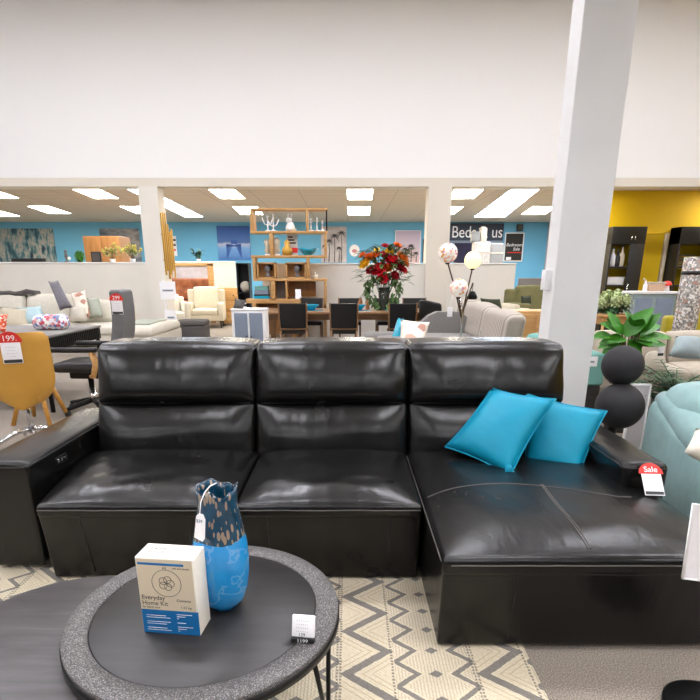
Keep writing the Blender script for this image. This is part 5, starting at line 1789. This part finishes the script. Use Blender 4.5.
# fiddle leaf plant
FYY = 4.9
fx = xat(630, FYY, .6)
o = thing('potted_plant', 'broad leaved green plant rising behind the black spheres', 'plant', (fx, FYY, 0))
MB().lathe([(0, 0), (.14, 0), (.18, .32), (.165, .32), (.14, .28), (0, .28)], seg=24).build('pot', 'dgrey', o)
b_ = MB(); st_ = MB(); rnd = random.Random(12); fo = Vector((fx, FYY, 0))
LV = [((625, 336), (652, 306), .34), ((632, 335), (662, 322), .30), ((622, 334), (602, 321), .30), ((618, 330), (612, 316), .22), ((640, 332), (660, 312), .26), ((622, 342), (598, 346), .26), ((640, 345), (668, 342), .26),
      ((628, 340), (640, 352), .22), ((616, 344), (603, 356), .24), ((636, 330), (628, 312), .22), ((645, 338), (676, 334), .24), ((612, 336), (594, 335), .24), ((630, 346), (648, 338), .28), ((624, 338), (612, 340), .26)]
for k in range(16):
    a_ = rnd.uniform(-.5, 3.6); LV.append(((628 + 8 * math.cos(a_), 338 - 5 * math.sin(a_)), (630 + rnd.uniform(18, 32) * math.cos(a_), 336 - rnd.uniform(12, 28) * math.sin(a_)), rnd.uniform(.2, .3)))
for k, (a, b, w_) in enumerate(LV):
    pa = at(*a, FYY + rnd.uniform(-.05, .1)) - fo; pb = at(*b, FYY + rnd.uniform(-.2, .1)) - fo
    d = pb - pa
    leaf(b_, pa, d, (0, -.5, .8), max(d.length, .2), w_ * .5, .15, 6)
    st_.tube([(0, 0, .28), pa * .5 + Vector((0, 0, .2)), pa], .007, 5)
b_.build('foliage', 'green', o); st_.build('stem', 'stem', o)

# beige sofa with cushions, fern
o = couch('sofa', 'beige sofa by the yellow wall side, grey blue cushion on it', 'sofa', (xat(686, 5.5, .5), 5.75, 0), R(-6), 1.9, .9, 'beige', 2, .48, .80, .18, .62)
throw([at(668, 356, 5.15), at(704, 360, 5.1), at(702, 338, 5.3), at(676, 336, 5.3)], .18, 'bgrey', 'grey blue cushion lying on the beige sofa', n=9)
throw([at(640, 372, 4.98), at(668, 376, 4.95), at(664, 352, 5.2), at(646, 352, 5.2)], .16, 'beige', 'taupe cushion at the corner of the beige sofa, with a white tag', n=9)
q = single(MB().rbox(-.035, .035, -.002, .002, -.05, .05, .001, 1), 'swing_tag', 'paper', 'white square tag on the taupe cushion of the beige sofa', 'tag', at(661, 351, 4.98), R(10))
MB().rbox(-.03, .03, -.003, -.0015, -.045, -.02, .0005, 1).build('strip', 'ink', q)
PYY = 4.05
pxx = xat(676, PYY, .6)
o = thing('fern', 'dark spiky fern in front of the beige sofa beside the teal armchair', 'plant', (pxx, PYY, 0))
MB().lathe([(0, 0), (.12, 0), (.15, .5), (.138, .5), (.12, .46), (0, .46)], seg=22).build('pot', 'black', o)
b_ = MB(); rnd = random.Random(31)
for k in range(36):
    a = 2 * math.pi * k / 36 + rnd.uniform(-.15, .15); ln_ = rnd.uniform(.24, .40); el = rnd.uniform(.2, 1.3)
    pts = []
    for i in range(9):
        f_ = i / 8
        pts.append(Vector((math.cos(a) * ln_ * f_ * math.cos(el * (1 - .4 * f_)), math.sin(a) * ln_ * f_ * math.cos(el * (1 - .4 * f_)) * .8, .48 + ln_ * f_ * math.sin(el) * (1.1 - .35 * f_))))
    b_.tube(pts, .004, 4)
    for i in range(1, 9):
        d = (pts[i] - pts[i - 1]).normalized(); sd = d.cross(Vector((0, 0, 1))).normalized()
        for s in (-1, 1):
            leaf(b_, pts[i], sd * s + d * .6, (0, 0, 1), .11 * (1.1 - .5 * i / 8), .026, .3, 3)
b_.build('foliage', 'green2', o)

# speckled drape and lime armchair at the photo edge
M['speckdrape'] = blotches('speckled_drape', [(.0, lin('#8f8a85')), (.4, lin('#d6d1ca')), (.6, lin('#6f6a63')), (.75, lin('#bfb8ac')), (.9, lin('#a07a6a'))], 48, .9, vor=True)
VY = 6.75
oo = Vector((xat(688, VY, .9), VY, 0))
o = thing('standing_rug_roll', 'tall speckled grey rug roll standing upright near the slate blue cabinet', 'rug roll', oo)
tp_, bt_ = at(697, 257, VY) - oo, at(682, 338, VY) - oo
dir_ = (bt_ - tp_); bt2 = Vector((bt_.x, 0, .0)); ang = tp_ - bt_
MB().tube([bt2, Vector((tp_.x, 0, tp_.z * .5)), Vector((tp_.x, 0, tp_.z))], .13, 24).build('roll', 'speckdrape', o)
MB().tube([Vector((tp_.x, 0, tp_.z - .2)), Vector((tp_.x, 0, tp_.z - .16))], .135, 24).build('band', 'black', o)
o = couch('armchair', 'chartreuse armchair cut by the photo edge beside the speckled roll', 'armchair', (xat(716, 7.2, .5), 7.3, 0), R(0), 1.0, .85, 'lime', 1, .5, .92, .16, .66)

# teal bench beyond the column
TY = 4.85
zt = at(595, 354, TY).z; zm = at(595, 386, TY).z; x0, x1 = xat(588, TY, .6), xat(606, TY, .6)
oo = Vector(((x0 + x1) / 2, TY + .2, 0))
o = thing('bench_seat', 'teal upholstered seat on a dark base just beyond the wide white column', 'seat', oo)
MB(oo).rbox(x0, x1, TY, TY + .4, zm, zt, .03, 3, 3).build('cushion', 'teal_fab', o)
MB(oo).rbox(x0 - .02, x1 - .02, TY + .01, TY + .39, 0, zm, .01).build('base', 'black_wood', o)
q = single(MB().rbox(-.05, .05, -.0015, .0015, -.045, .045, .001, 1), 'label_card', 'paper', 'white square label on the teal upholstered seat', 'label', at(592, 361.5, TY - .006), 0)
MB().box(-.03, .02, -.003, -.0012, -.01, .005).build('print_line', 'slate', q)

# black spheres
o = thing('sphere_sculpture', 'two matt black spheres stacked on a stand beyond the black armrest', 'sculpture', (at(619, 406, 3.4).x, 3.45, 0))
so_ = Vector((at(619, 406, 3.4).x, 3.45, 0))
c1_, c2_ = at(619.5, 406, 3.45) - so_, at(622.5, 365.3, 3.5) - so_
MB().sphere(c1_, .150, 40, 26).build('sphere', 'dgball', o)
MB().sphere(c2_, .129, 40, 26).build('sphere', 'dgball', o)
MB().lathe([(0, 0), (.12, 0), (.12, .02), (.03, .03), (.03, c1_.z - .12), (.06, c1_.z - .12), (0, c1_.z - .11)], seg=24).build('stand', 'black_metal', o)
# white leaning board
WY = 3.95
oo = Vector((at(645, 420, WY).x, WY, 0))
o = thing('sign_board', 'pale board with a white edge standing between the black spheres and the teal armchair', 'sign', oo)
zt = at(645, 384, WY).z; x0, x1 = at(632, 384, WY).x, at(652, 384, WY).x
MB(oo).box(x0 + .012, x1 - .012, WY, WY + .015, .05, zt - .012).build('panel', 'greyprint', o)
f_ = MB(oo).rbox(x0, x0 + .014, WY - .006, WY + .02, 0, zt, .003, 1).rbox(x1 - .014, x1, WY - .006, WY + .02, 0, zt, .003, 1).rbox(x0, x1, WY - .006, WY + .02, zt - .014, zt, .003, 1)
f_.build('frame', 'white', o)
MB(oo).tube([((x0 + x1) / 2, WY + .02, zt * .8), ((x0 + x1) / 2, WY + .2, .0)], .008, 6).build('prop', 'white', o)

# teal velvet armchair
AX = 1.88
oo = Vector((2.2, 2.9, 0))
o = thing('armchair', 'pale teal velvet armchair at the photo edge beside the black armrest', 'armchair', oo)


def side(p, u):
    z = p.z
    f_ = max(0, (z - .04) / (zs - .07))
    z += f_ * ((p.y - 3.2) * .30 + .02 * (1 - u.x ** 2))
    return (p.x + nz(p, 4, .008) - .02 * (1 - u.y ** 2) * (1 - abs(u.z)), p.y, z)


zs = at(652, 402, 3.2).z
MB(oo).rbox(AX, AX + .17, 2.3, 3.3, .04, zs - .03, .06, 4, 8, side).build('side_panel', 'teal_velvet', o)
rl = MB(oo).tube([(AX + .10 + .01 * math.sin(i), 3.3 - i * .1, zs + .0 - i * .030 + .008 * math.sin(i * 1.3)) for i in range(11)], [.05, .085, .095, .098, .098, .098, .098, .096, .094, .09, .06], 16).build('armrest', 'teal_velvet', o)
MB(oo).rbox(AX + .84, AX + 1.0, 2.3, 3.3, .04, zs - .03, .06, 4, 8, side).build('side_panel', 'teal_velvet', o)


def plump(p, u): return (p.x, p.y + (p.z - .5) * .15 - .06 * (1 - u.x ** 2) * (1 - u.z ** 2) * (u.y < 0) + nz(p, 5, .015), p.z + .05 * (1 - u.x ** 4) * (u.z > 0))


zb_ = at(680, 383, 3.1).z
MB(oo).rbox(AX + .04, AX + .92, 2.95, 3.25, .44, zb_ - .05, .11, 4, 8, plump).build('back_cushion', 'teal_velvet', o)
MB(oo).tube([(AX + .13, 2.98, .60), (AX + .115, 3.0, .7), (AX + .14, 3.02, zb_ - .1)], .006, 6).build('piping', 'dgrey', o)
MB(oo).rbox(AX + .16, AX + .86, 2.28, 3.0, .2, .47, .07, 4, 6, crown(.03)).build('seat_cushion', 'teal_velvet', o)
MB(oo).rbox(AX + .05, AX + .95, 2.35, 3.25, .03, .22, .03).build('base', 'teal_velvet', o)
throw([at(684, 452, 2.42), at(716, 470, 2.40), at(728, 434, 2.5), at(696, 428, 2.55)], .1, 'cream', 'white cushion corner on the pale teal velvet armchair', n=8)
